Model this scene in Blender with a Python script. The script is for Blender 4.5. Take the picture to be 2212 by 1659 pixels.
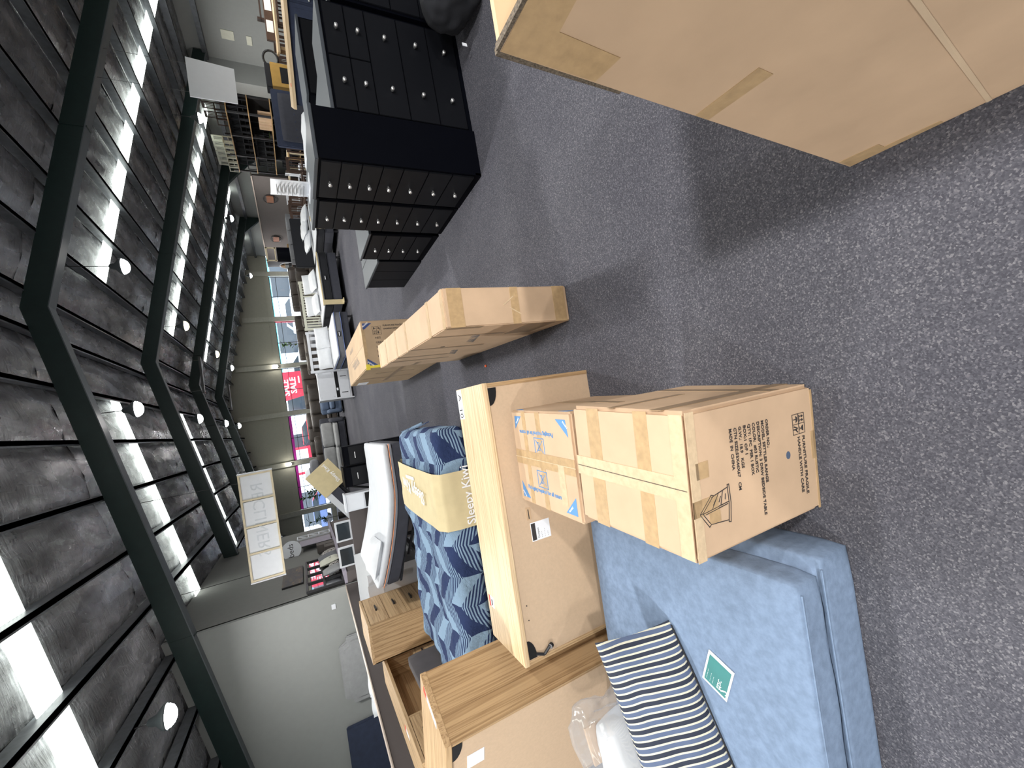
import bpy, bmesh, math, random
from mathutils import Vector, Matrix, noise
for o in list(bpy.data.objects): bpy.data.objects.remove(o)
S = bpy.context.scene
COL = S.collection
random.seed(7)

# ------------------------------------------------------------------ camera
F_PX, PITCH, ROLL, YAW, CAM_H = 905.84, 0.47733, -0.13926, 0.04876, 1.652
fw = Vector((math.sin(YAW)*math.cos(PITCH), math.cos(YAW)*math.cos(PITCH), -math.sin(PITCH)))
rt = Vector((math.cos(YAW), -math.sin(YAW), 0))
up = rt.cross(fw)
ir = -up*math.cos(ROLL) + rt*math.sin(ROLL)
iu = rt*math.cos(ROLL) + up*math.sin(ROLL)
cd = bpy.data.cameras.new('camera')
cd.sensor_fit = 'HORIZONTAL'; cd.sensor_width = 36; cd.lens = F_PX*36/2212
cd.clip_start = 0.02; cd.clip_end = 300
cam = bpy.data.objects.new('camera', cd); COL.objects.link(cam)
M = Matrix((ir, iu, -fw)).transposed().to_4x4(); M.translation = (0, 0, CAM_H)
cam.matrix_world = M
S.camera = cam

# ------------------------------------------------------------------ world, exposure, light levels
W = bpy.data.worlds.new('sky'); S.world = W; W.use_nodes = True
bg = W.node_tree.nodes['Background']
bg.inputs['Color'].default_value = (0.80, 0.90, 1.0, 1); bg.inputs['Strength'].default_value = 7.0
vs = S.view_settings
vs.view_transform = 'Standard'; vs.look = 'None'; vs.exposure = 0.12; vs.gamma = 1; vs.use_curve_mapping = False
LAMP_W = 95.0          # each high-bay lamp
SKY_E = 4.2             # translucent roof sheets

# ------------------------------------------------------------------ material helpers
MATS = {}
def mk(name):
    m = bpy.data.materials.new(name); m.use_nodes = True
    nt = m.node_tree; b = nt.nodes['Principled BSDF']
    MATS[name] = m
    return m, nt, b
def nd(nt, t, **kw):
    n = nt.nodes.new(t)
    for k, v in kw.items(): setattr(n, k, v)
    return n
def lk(nt, a, b): nt.links.new(a, b)
def coords(nt, scale=(1, 1, 1), kind='Object', rot=(0, 0, 0)):
    tc = nd(nt, 'ShaderNodeTexCoord'); mp = nd(nt, 'ShaderNodeMapping')
    mp.inputs['Scale'].default_value = scale; mp.inputs['Rotation'].default_value = rot
    lk(nt, tc.outputs[kind], mp.inputs['Vector']); return mp.outputs['Vector']
def ramp(nt, fac, stops, interp='LINEAR'):
    r = nd(nt, 'ShaderNodeValToRGB'); cr = r.color_ramp; cr.interpolation = interp
    while len(cr.elements) > 1: cr.elements.remove(cr.elements[-1])
    cr.elements[0].position = stops[0][0]; cr.elements[0].color = (*stops[0][1], 1)
    for p, c in stops[1:]:
        e = cr.elements.new(p); e.color = (*c, 1)
    lk(nt, fac, r.inputs['Fac']); return r.outputs['Color']
def bumpn(nt, b, h, strength=.3, dist=.01):
    n = nd(nt, 'ShaderNodeBump'); n.inputs['Strength'].default_value = strength; n.inputs['Distance'].default_value = dist
    lk(nt, h, n.inputs['Height']); lk(nt, n.outputs['Normal'], b.inputs['Normal'])
def noise_t(nt, vec, scale, detail=3, rough=.55, dist=0):
    n = nd(nt, 'ShaderNodeTexNoise'); n.inputs['Scale'].default_value = scale; n.inputs['Detail'].default_value = detail
    n.inputs['Roughness'].default_value = rough; n.inputs['Distortion'].default_value = dist
    lk(nt, vec, n.inputs['Vector']); return n.outputs['Fac']
def dim(c, k): return tuple(min(1, x*k) for x in c)
def plain(name, col, rough=.6, metal=0, var=.08, vs_=9, bump=0, bs=60, spec=.5, scale=(1, 1, 1)):
    m, nt, b = mk(name)
    v = coords(nt, scale)
    lk(nt, ramp(nt, noise_t(nt, v, vs_), [(.3, dim(col, 1-var)), (.7, dim(col, 1+var))]), b.inputs['Base Color'])
    b.inputs['Roughness'].default_value = rough; b.inputs['Metallic'].default_value = metal
    b.inputs['Specular IOR Level'].default_value = spec
    if bump: bumpn(nt, b, noise_t(nt, v, bs, 4), bump, .004)
    return m
def emit(name, col, s, tex=None):
    m, nt, b = mk(name)
    b.inputs['Base Color'].default_value = (*col, 1)
    b.inputs['Emission Color'].default_value = (*col, 1); b.inputs['Emission Strength'].default_value = s
    if tex:
        w = nd(nt, 'ShaderNodeTexWave'); w.bands_direction = 'Y'; w.inputs['Scale'].default_value = 4.2
        w.inputs['Distortion'].default_value = .6
        lk(nt, coords(nt), w.inputs['Vector'])
        lk(nt, ramp(nt, w.outputs['Fac'], [(.15, dim(col, .72)), (.6, col)]), b.inputs['Emission Color'])
    return m
def math_n(nt, op, a, b_=None, c=None):
    n = nd(nt, 'ShaderNodeMath', operation=op)
    for i, x in enumerate((a, b_, c)):
        if x is None: continue
        if isinstance(x, (int, float)): n.inputs[i].default_value = x
        else: lk(nt, x, n.inputs[i])
    return n.outputs[0]
def wood(name, c1, c2, c3, axis='X', rough=.45, sc=1.0):
    m, nt, b = mk(name)
    s = {'X': (.2, 9, 9), 'Y': (9, .2, 9), 'Z': (9, 9, .2)}[axis]
    v = coords(nt, tuple(k*sc for k in s))
    n1 = noise_t(nt, v, 1.5, 4, .6, 1.6)
    n2 = noise_t(nt, coords(nt, tuple(k*sc*(5 if k > 1 else 2) for k in s)), 2.0, 4, .6, .2)
    w = nd(nt, 'ShaderNodeMath', operation='PINGPONG'); w.inputs[1].default_value = .09
    lk(nt, n1, w.inputs[0])
    grain = math_n(nt, 'ADD', math_n(nt, 'MULTIPLY', w.outputs[0], 5.5), math_n(nt, 'MULTIPLY', n2, .55))
    lk(nt, ramp(nt, grain, [(.18, c3), (.36, c2), (.62, c1), (.85, dim(c1, 1.08))]), b.inputs['Base Color'])
    b.inputs['Roughness'].default_value = rough
    return m

# carpet
m, nt, b = mk('carpet')
v = coords(nt)
vo = nd(nt, 'ShaderNodeTexVoronoi'); vo.inputs['Scale'].default_value = 215; lk(nt, v, vo.inputs['Vector'])
sep = nd(nt, 'ShaderNodeSeparateColor'); lk(nt, vo.outputs['Color'], sep.inputs['Color'])
c1 = ramp(nt, sep.outputs[0], [(0, (.054, .054, .066)), (.5, (.076, .076, .090)), (.85, (.104, .103, .119)), (.98, (.165, .162, .176))])
big = ramp(nt, noise_t(nt, v, 1.1, 3), [(.3, (.84, .84, .86)), (.7, (1.12, 1.12, 1.1))])
mx = nd(nt, 'ShaderNodeMix', data_type='RGBA', blend_type='MULTIPLY'); mx.inputs[0].default_value = 1
lk(nt, c1, mx.inputs[6]); lk(nt, big, mx.inputs[7]); lk(nt, mx.outputs[2], b.inputs['Base Color'])
b.inputs['Roughness'].default_value = .95; b.inputs['Specular IOR Level'].default_value = .15
bumpn(nt, b, vo.outputs['Distance'], .3, .004)

CARD = (.55, .39, .26)
def cardboard(name, col):
    m, nt, b = mk(name)
    v = coords(nt)
    n1 = noise_t(nt, v, 5, 4); 
    base = ramp(nt, n1, [(.3, dim(col, .92)), (.7, dim(col, 1.07))])
    w = nd(nt, 'ShaderNodeTexWave'); w.inputs['Scale'].default_value = 60; lk(nt, v, w.inputs['Vector'])
    b.inputs['Roughness'].default_value = .75; b.inputs['Specular IOR Level'].default_value = .3
    lk(nt, base, b.inputs['Base Color']); bumpn(nt, b, noise_t(nt, v, 35, 4), .12, .004)
    return m
cardboard('cardboard', CARD); cardboard('cardboard_pale', (.58, .44, .30)); cardboard('cardboard_brown', (.44, .315, .20))
cardboard('cardboard_inner', (.58, .42, .26))
plain('packing_tape', (.46, .315, .17), rough=.28, var=.12, vs_=30, bump=.25, bs=40)
plain('tape_dark', (.33, .225, .13), rough=.35, var=.1)
plain('clear_tape', (.60, .46, .30), rough=.15, var=.1, vs_=40, bump=.3, bs=60)
plain('ink_black', (.035, .03, .03), rough=.7); plain('ink_blue', (.10, .26, .52), rough=.6); plain('ink_navy', (.035, .065, .20), rough=.6)
plain('ink_grey', (.16, .16, .17), rough=.7); plain('ink_white', (.85, .85, .87), rough=.6); plain('ink_ghost', (.64, .67, .71), rough=.7)
plain('corrugated', (.12, .095, .07), rough=.9, var=.6, vs_=240)
plain('white_paper', (.78, .80, .84), rough=.7, var=.02)
plain('yellow_plastic', (.75, .60, .05)); plain('red_plastic', (.75, .06, .03)); plain('orange_plastic', (.85, .13, .03))
wood('oak_x', (.56, .385, .215), (.44, .285, .15), (.25, .15, .075), 'X')
wood('oak_y', (.56, .385, .215), (.44, .285, .15), (.25, .15, .075), 'Y')
wood('oak_z_shaded', (.50, .335, .18), (.38, .24, .12), (.20, .115, .055), 'Z')  # upright oak panels: shade of sides turned from the light put into the colour
wood('oak_pale', (.70, .53, .33), (.60, .43, .25), (.38, .25, .13), 'X', sc=1.3)
plain('mdf', (.55, .40, .27), rough=.8, var=.04, vs_=60)
plain('mdf_edge', (.52, .36, .22), rough=.8, var=.06)
plain('blue_velour', (.165, .225, .325), rough=.9, var=.14, vs_=34, bump=.25, bs=180, spec=.2)
plain('black_lacquer', (.0018, .0022, .0042), rough=.5, var=.05, spec=.05); plain('black_front', (.0035, .004, .006), rough=.5, var=.05, spec=.22)
plain('black_void', (.004, .004, .005), rough=.9)
plain('silver_knob', (.82, .82, .82), rough=.25, metal=.85, var=.02)
plain('black_plastic', (.015, .015, .018), rough=.45); plain('black_fabric', (.010, .011, .015), rough=.9, bump=.2, bs=150)
plain('white_lacquer', (.66, .68, .72), rough=.4, var=.02); plain('cream_lacquer', (.62, .62, .52), rough=.5, var=.04)
plain('white_fabric', (.66, .68, .71), rough=.85, var=.04, bump=.25, bs=40); plain('quilt_white', (.57, .59, .62), rough=.8, var=.03, bump=.4, bs=25)
plain('charcoal_fabric', (.040, .042, .055), rough=.9, var=.1, bump=.2, bs=160); plain('mid_grey_fabric', (.16, .165, .18), rough=.9, bump=.3, bs=90)
plain('grey_stripe', (.25, .26, .29), rough=.9); plain('orange_piping', (.80, .30, .13)); plain('blue_piping', (.09, .14, .34))
plain('sand_fabric', (.56, .47, .28), rough=.85, var=.06, bump=.3, bs=18); plain('navy_fabric', (.030, .040, .075), rough=.9, var=.12, bump=.2, bs=120)
plain('steel_blue_fabric', (.075, .105, .165), rough=.9); plain('brown_leather', (.050, .040, .034), rough=.5, var=.25, vs_=6, bump=.3, bs=30)
plain('light_grey_fabric', (.29, .295, .30), rough=.9, bump=.2, bs=80); plain('taupe_fabric', (.07, .062, .065), rough=.9)
plain('tan_leather', (.23, .085, .030), rough=.5); plain('green_leaf', (.06, .13, .03), rough=.5); plain('pot_dark', (.05, .045, .04))
plain('wall_light', (.29, .30, .29), rough=.85, var=.02); plain('wall_dark', (.20, .20, .19), rough=.85, var=.03)
plain('wall_taupe', (.115, .098, .096), rough=.8, var=.02); plain('wall_olive', (.46, .45, .37), rough=.85, var=.03)
plain('wall_brown', (.115, .10, .093), rough=.85, var=.03); plain('ledge_beige', (.50, .42, .36), rough=.8); plain('olive_trim', (.54, .53, .45), rough=.8)
plain('frame_steel', (.009, .024, .022), rough=.45, var=.1); plain('purlin_steel', (.15, .16, .175), rough=.4, metal=.5, var=.2); plain('flange_steel', (.10, .115, .125), rough=.5)
plain('asphalt', (.30, .30, .31), rough=.9); plain('street_white', (.85, .87, .9), rough=.7); plain('sign_red', (.75, .03, .07), rough=.6); plain('sign_teal', (.10, .52, .60), rough=.6)
plain('sign_magenta', (.85, .05, .60), rough=.6); plain('car_silver', (.55, .57, .6), rough=.3, metal=.3); plain('car_red', (.5, .03, .04), rough=.3); plain('car_blue', (.08, .12, .25), rough=.3)
plain('glass_dark', (.02, .03, .04), rough=.1); plain('lavender', (.33, .30, .36), rough=.7); plain('mustard_wood', (.42, .25, .06), rough=.5)
plain('dark_walnut', (.055, .028, .018), rough=.5, var=.3, vs_=5); plain('timber', (.44, .28, .13), rough=.5, var=.2, vs_=6); plain('black_metal', (.02, .02, .022), rough=.4)
plain('pale_timber', (.70, .60, .42), rough=.6, var=.1); plain('green_bag', (.12, .17, .14), rough=.8); plain('grey_wash_wood', (.36, .35, .31), rough=.6, var=.15, scale=(8, 1, 8)); plain('mirror_glass', (.85, .87, .9), rough=.03, metal=1, var=0)
plain('pink_card', (.50, .38, .42)); plain('card_teal', (.035, .18, .175), rough=.6)
emit('lamp_glow', (1, .98, .95), 60); emit('lamp_warm', (1, .85, .45), 14); emit('roof_light', (.93, 1.0, .93), SKY_E, True)

# foil insulation under the roof
m, nt, b = mk('foil')
v = coords(nt, (1, .35, 1))
n1 = noise_t(nt, v, 2.2, 5, .6, .5)
lk(nt, ramp(nt, n1, [(.30, (.17, .165, .17)), (.5, (.33, .33, .345)), (.72, (.62, .62, .65))]), b.inputs['Base Color'])
b.inputs['Metallic'].default_value = .75
lk(nt, ramp(nt, noise_t(nt, v, 5, 2), [(.3, (.17,)*3), (.7, (.36,)*3)]), b.inputs['Roughness'])
bumpn(nt, b, noise_t(nt, coords(nt, (2.6, 15, 2.6)), 1.5, 6, .7, .6), 1.0, .07)

# window glass: thin clear pane
m, nt, b = mk('window_glass')
nt.nodes.remove(b)
tr = nd(nt, 'ShaderNodeBsdfTransparent'); gl = nd(nt, 'ShaderNodeBsdfGlossy'); gl.inputs['Roughness'].default_value = .03
mxs = nd(nt, 'ShaderNodeMixShader'); mxs.inputs[0].default_value = .07
lk(nt, tr.outputs[0], mxs.inputs[1]); lk(nt, gl.outputs[0], mxs.inputs[2]); lk(nt, mxs.outputs[0], nt.nodes['Material Output'].inputs['Surface'])
# clear plastic bag
m, nt, b = mk('plastic_film')
nt.nodes.remove(b)
tr = nd(nt, 'ShaderNodeBsdfTransparent'); gl = nd(nt, 'ShaderNodeBsdfGlossy'); gl.inputs['Roughness'].default_value = .12
df = nd(nt, 'ShaderNodeBsdfDiffuse'); df.inputs['Color'].default_value = (.75, .77, .8, 1)
m1 = nd(nt, 'ShaderNodeMixShader'); m1.inputs[0].default_value = .5; lk(nt, df.outputs[0], m1.inputs[1]); lk(nt, gl.outputs[0], m1.inputs[2])
m2 = nd(nt, 'ShaderNodeMixShader'); m2.inputs[0].default_value = .30; lk(nt, tr.outputs[0], m2.inputs[1]); lk(nt, m1.outputs[0], m2.inputs[2])
lk(nt, m2.outputs[0], nt.nodes['Material Output'].inputs['Surface'])

# patchwork duvet: zigzag patches in plain light blue, plain navy and stripes
m, nt, b = mk('patchwork')
v = coords(nt); sp = nd(nt, 'ShaderNodeSeparateXYZ'); lk(nt, v, sp.inputs[0])
x = sp.outputs[0]; y0 = sp.outputs[1]; z0 = sp.outputs[2]
y = math_n(nt, 'SUBTRACT', y0, math_n(nt, 'MULTIPLY', z0, -.9))
wob = math_n(nt, 'MULTIPLY', math_n(nt, 'SUBTRACT', noise_t(nt, v, 2.4, 1), .5), .16)
xx = math_n(nt, 'ADD', x, wob)
zig = math_n(nt, 'MULTIPLY', math_n(nt, 'PINGPONG', math_n(nt, 'MULTIPLY', xx, 1.0), .24), .9)
yy = math_n(nt, 'ADD', y, zig)
row = math_n(nt, 'FLOOR', math_n(nt, 'MULTIPLY', yy, 6.6))
colm = math_n(nt, 'FLOOR', math_n(nt, 'MULTIPLY', xx, 4.16667))
cls = math_n(nt, 'FLOORED_MODULO', math_n(nt, 'ADD', row, math_n(nt, 'MULTIPLY', colm, 2)), 4)
dirn = math_n(nt, 'SUBTRACT', math_n(nt, 'MULTIPLY', math_n(nt, 'FLOORED_MODULO', colm, 2), 2), 1)
ph = math_n(nt, 'ADD', math_n(nt, 'MULTIPLY', yy, 40), math_n(nt, 'MULTIPLY', math_n(nt, 'MULTIPLY', xx, dirn), 26))
st = math_n(nt, 'GREATER_THAN', math_n(nt, 'FRACT', ph), .48)
LB, NV = (.215, .315, .43), (.020, .034, .095)
is_s = math_n(nt, 'GREATER_THAN', math_n(nt, 'FLOORED_MODULO', cls, 2), .5)
is_n = math_n(nt, 'GREATER_THAN', cls, 1.5)
val = math_n(nt, 'ADD', math_n(nt, 'MULTIPLY', is_s, st), math_n(nt, 'MULTIPLY', math_n(nt, 'SUBTRACT', 1, is_s), is_n))
lk(nt, ramp(nt, val, [(0, LB), (.5, NV)], 'CONSTANT'), b.inputs['Base Color'])
b.inputs['Roughness'].default_value = .85; b.inputs['Specular IOR Level'].default_value = .2
bumpn(nt, b, noise_t(nt, v, 9, 5, .65, .4), .5, .05)
# striped cushion
m, nt, b = mk('striped_cloth')
v = coords(nt); sp = nd(nt, 'ShaderNodeSeparateXYZ'); lk(nt, v, sp.inputs[0])
fr = math_n(nt, 'FRACT', math_n(nt, 'MULTIPLY', math_n(nt, 'ADD', sp.outputs[0], math_n(nt, 'MULTIPLY', math_n(nt, 'SUBTRACT', noise_t(nt, v, 4, 1), .5), .03)), 23.5))
CR = (.56, .54, .43)
lk(nt, ramp(nt, fr, [(0, CR), (.15, (.020, .026, .046)), (.5, CR), (.65, (.085, .115, .195))], 'CONSTANT'), b.inputs['Base Color'])
b.inputs['Roughness'].default_value = .9; bumpn(nt, b, noise_t(nt, v, 220, 2), .3, .002)
# abstract painting
m, nt, b = mk('painting')
v = coords(nt, (1, 1.2, 4)); lk(nt, ramp(nt, noise_t(nt, v, 2.2, 5, .6, .8), [(.45, (.045, .042, .046)), (.62, (.10, .075, .05)), (.72, (.36, .20, .08))]), b.inputs['Base Color'])
# zebra fur cushion
m, nt, b = mk('zebra_fur')
v = coords(nt); lk(nt, ramp(nt, noise_t(nt, v, 14, 2, .5, 2.5), [(.46, (.03, .028, .03)), (.54, (.62, .58, .55))]), b.inputs['Base Color']); b.inputs['Roughness'].default_value = .95
# street across the road (pale shop front with darker windows)
m, nt, b = mk('shop_front')
br = nd(nt, 'ShaderNodeTexBrick'); br.inputs['Scale'].default_value = .22; br.inputs['Mortar Size'].default_value = .03
lk(nt, coords(nt, (1, 1, 1), rot=(math.pi/2, 0, 0)), br.inputs['Vector'])
br.inputs['Color1'].default_value = (.55, .62, .70, 1); br.inputs['Color2'].default_value = (.75, .8, .85, 1); br.inputs['Mortar'].default_value = (.85, .87, .9, 1)
lk(nt, br.outputs['Color'], b.inputs['Base Color'])

# ------------------------------------------------------------------ geometry helpers
class MB:
    def __init__(s): s.v = []; s.f = []
    def add(s, vs_, fs):
        n = len(s.v); s.v += [tuple(p) for p in vs_]; s.f += [tuple(i+n for i in f) for f in fs]; return s
    def hexa(s, p):
        return s.add(p, [(0, 3, 2, 1), (4, 5, 6, 7), (0, 1, 5, 4), (1, 2, 6, 5), (2, 3, 7, 6), (3, 0, 4, 7)])
    def box(s, x0, x1, y0, y1, z0, z1):
        x0, x1 = min(x0, x1), max(x0, x1); y0, y1 = min(y0, y1), max(y0, y1); z0, z1 = min(z0, z1), max(z0, z1)
        return s.hexa([(x0, y0, z0), (x1, y0, z0), (x1, y1, z0), (x0, y1, z0), (x0, y0, z1), (x1, y0, z1), (x1, y1, z1), (x0, y1, z1)])
    def quad(s, a, b, c, d): return s.add([a, b, c, d], [(0, 1, 2, 3)])
    def cyl(s, p0, p1, r0, r1=None, n=12):
        r1 = r0 if r1 is None else r1
        p0 = Vector(p0); p1 = Vector(p1); d = (p1-p0).normalized()
        a = d.orthogonal().normalized(); b = d.cross(a)
        vs_ = []
        for p, r in ((p0, r0), (p1, r1)):
            for i in range(n):
                t = 2*math.pi*i/n; vs_.append(p + a*(r*math.cos(t)) + b*(r*math.sin(t)))
        fs = [(i, (i+1) % n, n+(i+1) % n, n+i) for i in range(n)] + [tuple(range(n))[::-1], tuple(range(n, 2*n))]
        return s.add(vs_, fs)
    def tube(s, pts, r, n=8):
        for a, b in zip(pts[:-1], pts[1:]): s.cyl(a, b, r, n=n)
        return s
    def prism(s, pts, d):
        n = len(pts); d = Vector(d); P = [Vector(p) for p in pts]
        return s.add(P + [p+d for p in P], [tuple(range(n))[::-1], tuple(range(n, 2*n))] + [(i, (i+1) % n, n+(i+1) % n, n+i) for i in range(n)])
    def lathe(s, prof, n=16, c=(0, 0, 0)):
        vs_ = []; m_ = len(prof)
        for i in range(n):
            t = 2*math.pi*i/n
            for r, z in prof: vs_.append((c[0]+r*math.cos(t), c[1]+r*math.sin(t), c[2]+z))
        fs = [(i*m_+j, ((i+1) % n)*m_+j, ((i+1) % n)*m_+j+1, i*m_+j+1) for i in range(n) for j in range(m_-1)]
        return s.add(vs_, fs)
    def grid(s, fn, nu, nv):
        vs_ = [fn(i/nu, j/nv) for j in range(nv+1) for i in range(nu+1)]
        fs = [(j*(nu+1)+i, j*(nu+1)+i+1, (j+1)*(nu+1)+i+1, (j+1)*(nu+1)+i) for j in range(nv) for i in range(nu)]
        return s.add(vs_, fs)
    def mesh(s, name, mat, smooth=False, bev=0, seg=2):
        me = bpy.data.meshes.new(name); me.from_pydata(s.v, [], s.f)
        bm = bmesh.new(); bm.from_mesh(me)
        bmesh.ops.recalc_face_normals(bm, faces=bm.faces)
        if bev: bmesh.ops.bevel(bm, geom=list(bm.edges), offset=bev, segments=seg, affect='EDGES', clamp_overlap=True)
        bm.to_mesh(me); bm.free()
        if smooth:
            for p in me.polygons: p.use_smooth = True
        me.materials.append(MATS[mat]); return me
    def build(s, name, mat, parent=None, smooth=False, bev=0, seg=2):
        return link(name, s.mesh(name, mat, smooth, bev, seg), parent)
def link(name, me, parent=None, loc=None, rz=0):
    o = bpy.data.objects.new(name, me); COL.objects.link(o)
    if parent: o.parent = parent
    if loc is not None: o.location = loc
    if rz: o.rotation_euler = (0, 0, rz)
    return o
def tag(o, label, cat, group=None):
    o['label'] = label; o['category'] = cat
    if group: o['group'] = group
    return o
def thing(name, label, cat, loc=(0, 0, 0), rz=0, group=None):
    o = bpy.data.objects.new(name, None); COL.objects.link(o); o.empty_display_size = .05
    o.location = loc; o.rotation_euler = (0, 0, rz)
    return tag(o, label, cat, group)
def struct(o): o['kind'] = 'structure'; return o
def semp(name):
    o = bpy.data.objects.new(name, None); COL.objects.link(o); return struct(o)
def copy_tree(o, parent=None):
    c = o.copy(); COL.objects.link(c); c.parent = parent
    for ch in list(o.children): copy_tree(ch, c)
    return c
def bx(name, mat, parent, x0, x1, y0, y1, z0, z1, bev=0, seg=2, smooth=False):
    return MB().box(x0, x1, y0, y1, z0, z1).build(name, mat, parent, smooth, bev, seg)
def soft(name, mat, parent, x0, x1, y0, y1, z0, z1, r=.05, amp=0, fr=3, cuts=10, seed=0, fn=None):
    """rounded box with gentle cloth unevenness"""
    hx, hy, hz = (x1-x0)/2, (y1-y0)/2, (z1-z0)/2
    cx, cy, cz = (x1+x0)/2, (y1+y0)/2, (z1+z0)/2
    bm = bmesh.new(); bmesh.ops.create_cube(bm, size=2)
    bmesh.ops.subdivide_edges(bm, edges=list(bm.edges), cuts=cuts, use_grid_fill=True)
    r = min(r, hx, hy, hz)
    for v in bm.verts:
        p = Vector((v.co.x*hx, v.co.y*hy, v.co.z*hz))
        q = Vector((max(-hx+r, min(hx-r, p.x)), max(-hy+r, min(hy-r, p.y)), max(-hz+r, min(hz-r, p.z))))
        d = p-q
        if d.length > 1e-6: p = q+d.normalized()*r
        if amp:
            k = noise.noise(Vector((p.x*fr+seed, p.y*fr-seed, p.z*fr+2*seed))) + .5*noise.noise(Vector((p.x*fr*2.7, p.y*fr*2.7+seed, p.z*fr*2.7)))
            n = d.normalized() if d.length > 1e-6 else Vector((0, 0, 0))
            p = p+n*amp*k
        p = p+Vector((cx, cy, cz))
        if fn: p = Vector(fn(p))
        v.co = p
    me = bpy.data.meshes.new(name); bm.to_mesh(me); bm.free()
    for p in me.polygons: p.use_smooth = True
    me.materials.append(MATS[mat]); return link(name, me, parent)
def pillow_mesh(name, mat, w, h, t, amp=.012, seed=0, n=14):
    mb = MB()
    for sgn in (1, -1):
        def fn(u, v):
            a, b_ = 2*u-1, 2*v-1
            k = (1-abs(a)**3.0)*(1-abs(b_)**3.0)
            k = max(0, k)**.5
            nz = noise.noise(Vector((a*2+seed, b_*2, seed)))*amp
            pin = 1-.05*(1-abs(b_)**2)*abs(a)**6-.0
            return (a*w/2*(1-.04*(1-b_*b_)), b_*h/2*(1-.04*(1-a*a)), sgn*(t/2*k+nz*k))
        mb.grid(fn, n, n)
    me = mb.mesh(name, mat, True)
    return me
def text(body, size, loc, xd, yd, parent, mat, name='printed_text', align='LEFT', ext=.0004, spacing=1.0, bold=0):
    cu = bpy.data.curves.new('t', 'FONT'); cu.body = body; cu.size = size; cu.align_x = align; cu.extrude = ext; cu.space_character = spacing
    cu.resolution_u = 2; cu.offset = bold
    t = bpy.data.objects.new('t', cu); COL.objects.link(t)
    dg = bpy.context.evaluated_depsgraph_get()
    me = bpy.data.meshes.new_from_object(t.evaluated_get(dg)); me.name = name
    bpy.data.objects.remove(t); bpy.data.curves.remove(cu)
    me.materials.clear(); me.materials.append(MATS[mat])
    o = link(name, me, parent)
    xd = Vector(xd).normalized(); yd = Vector(yd).normalized(); zd = xd.cross(yd)
    mm = Matrix((xd, yd, zd)).transposed().to_4x4(); mm.translation = Vector(loc)
    o.matrix_local = mm
    return o

# ------------------------------------------------------------------ the building
YW = 33.6; XR = 2.87; XRW = 13.2; SL = .225; ZB = 5.15; ZT = 5.50; ZS = 5.70; YB = -6.0; XLW = -9.5
FR = [-2.10, 3.85, 9.80, 15.75, 21.70, 27.65]; BAY = 5.95
def roof(x, z): return z-SL*abs(x-XR)
struct(MB().box(XLW-.1, XRW+.1, YB-.1, YW+.1, -.1, 0).build('floor', 'carpet'))
ceil = MB()
for sx in (1, -1):
    xe = XRW+.2 if sx > 0 else XLW-.2
    ceil.prism([(XR, YB, ZS+.03), (xe, YB, roof(xe, ZS+.03)), (xe, YB, roof(xe, ZS+.09)), (XR, YB, ZS+.09)], (0, YW-YB+.2, 0))
ceiling = struct(ceil.build('ceiling', 'foil'))
# portal frames
for k, yf in enumerate(FR):
    pf = bpy.data.objects.new('portal_frame', None); COL.objects.link(pf); pf.parent = ceiling
    for sx in (1, -1):
        xe = XRW-.05 if sx > 0 else (-3.3 if yf > 9.9 else XLW+.1)
        w = .09
        MB().prism([(XR, yf-w, ZB), (xe, yf-w, roof(xe, ZB)), (xe, yf-w, roof(xe, ZT)), (XR, yf-w, ZT)], (0, 2*w, 0)).build('rafter', 'frame_steel', pf)
        MB().prism([(XR, yf-w-.03, ZB-.015), (xe, yf-w-.03, roof(xe, ZB-.015)), (xe, yf-w-.03, roof(xe, ZB)), (XR, yf-w-.03, ZB)], (0, 2*w+.06, 0)).build('flange', 'flange_steel', pf)
    # haunch and column at the right eave
    if yf < 16: pass
    elif yf < 27:
        z1 = roof(XRW, ZB)
        MB().prism([(XRW-.05, yf-.09, z1-.9), (XRW-.35, yf-.09, z1-.55), (XRW-1.3, yf-.09, roof(XRW-1.3, ZB)), (XRW-.05, yf-.09, z1)], (0, .18, 0)).build('haunch', 'frame_steel', pf)
    else:
        MB().prism([(XRW-.05, yf-.09, roof(XRW, ZB)-.7), (XRW-.3, yf-.09, roof(XRW, ZB)-.5), (XRW-1.0, yf-.09, roof(XRW-1, ZB)), (XRW-.05, yf-.09, roof(XRW, ZB))], (0, .18, 0)).build('haunch', 'frame_steel', pf)
    for px in (-3.2, 6.2):
        MB().box(px-.012, px+.012, yf-.10, yf+.10, roof(px, ZB)-.03, roof(px, ZT)-.02).build('splice_plate', 'frame_steel', pf)
# purlins
offs = [.35+1.0*i for i in range(13)]
for sx in (1, -1):
    for o_ in offs:
        xx_ = XR+sx*o_
        if xx_ > XRW-.1 or xx_ < XLW+.1: continue
        z1 = roof(xx_, ZT)
        pl = MB().box(xx_-.035, xx_+.035, YB, YW, z1, z1+.17); pl.box(xx_-.06, xx_+.035, YB, YW, z1, z1+.012)
        pl.build('purlin', 'purlin_steel', ceiling)
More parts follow.
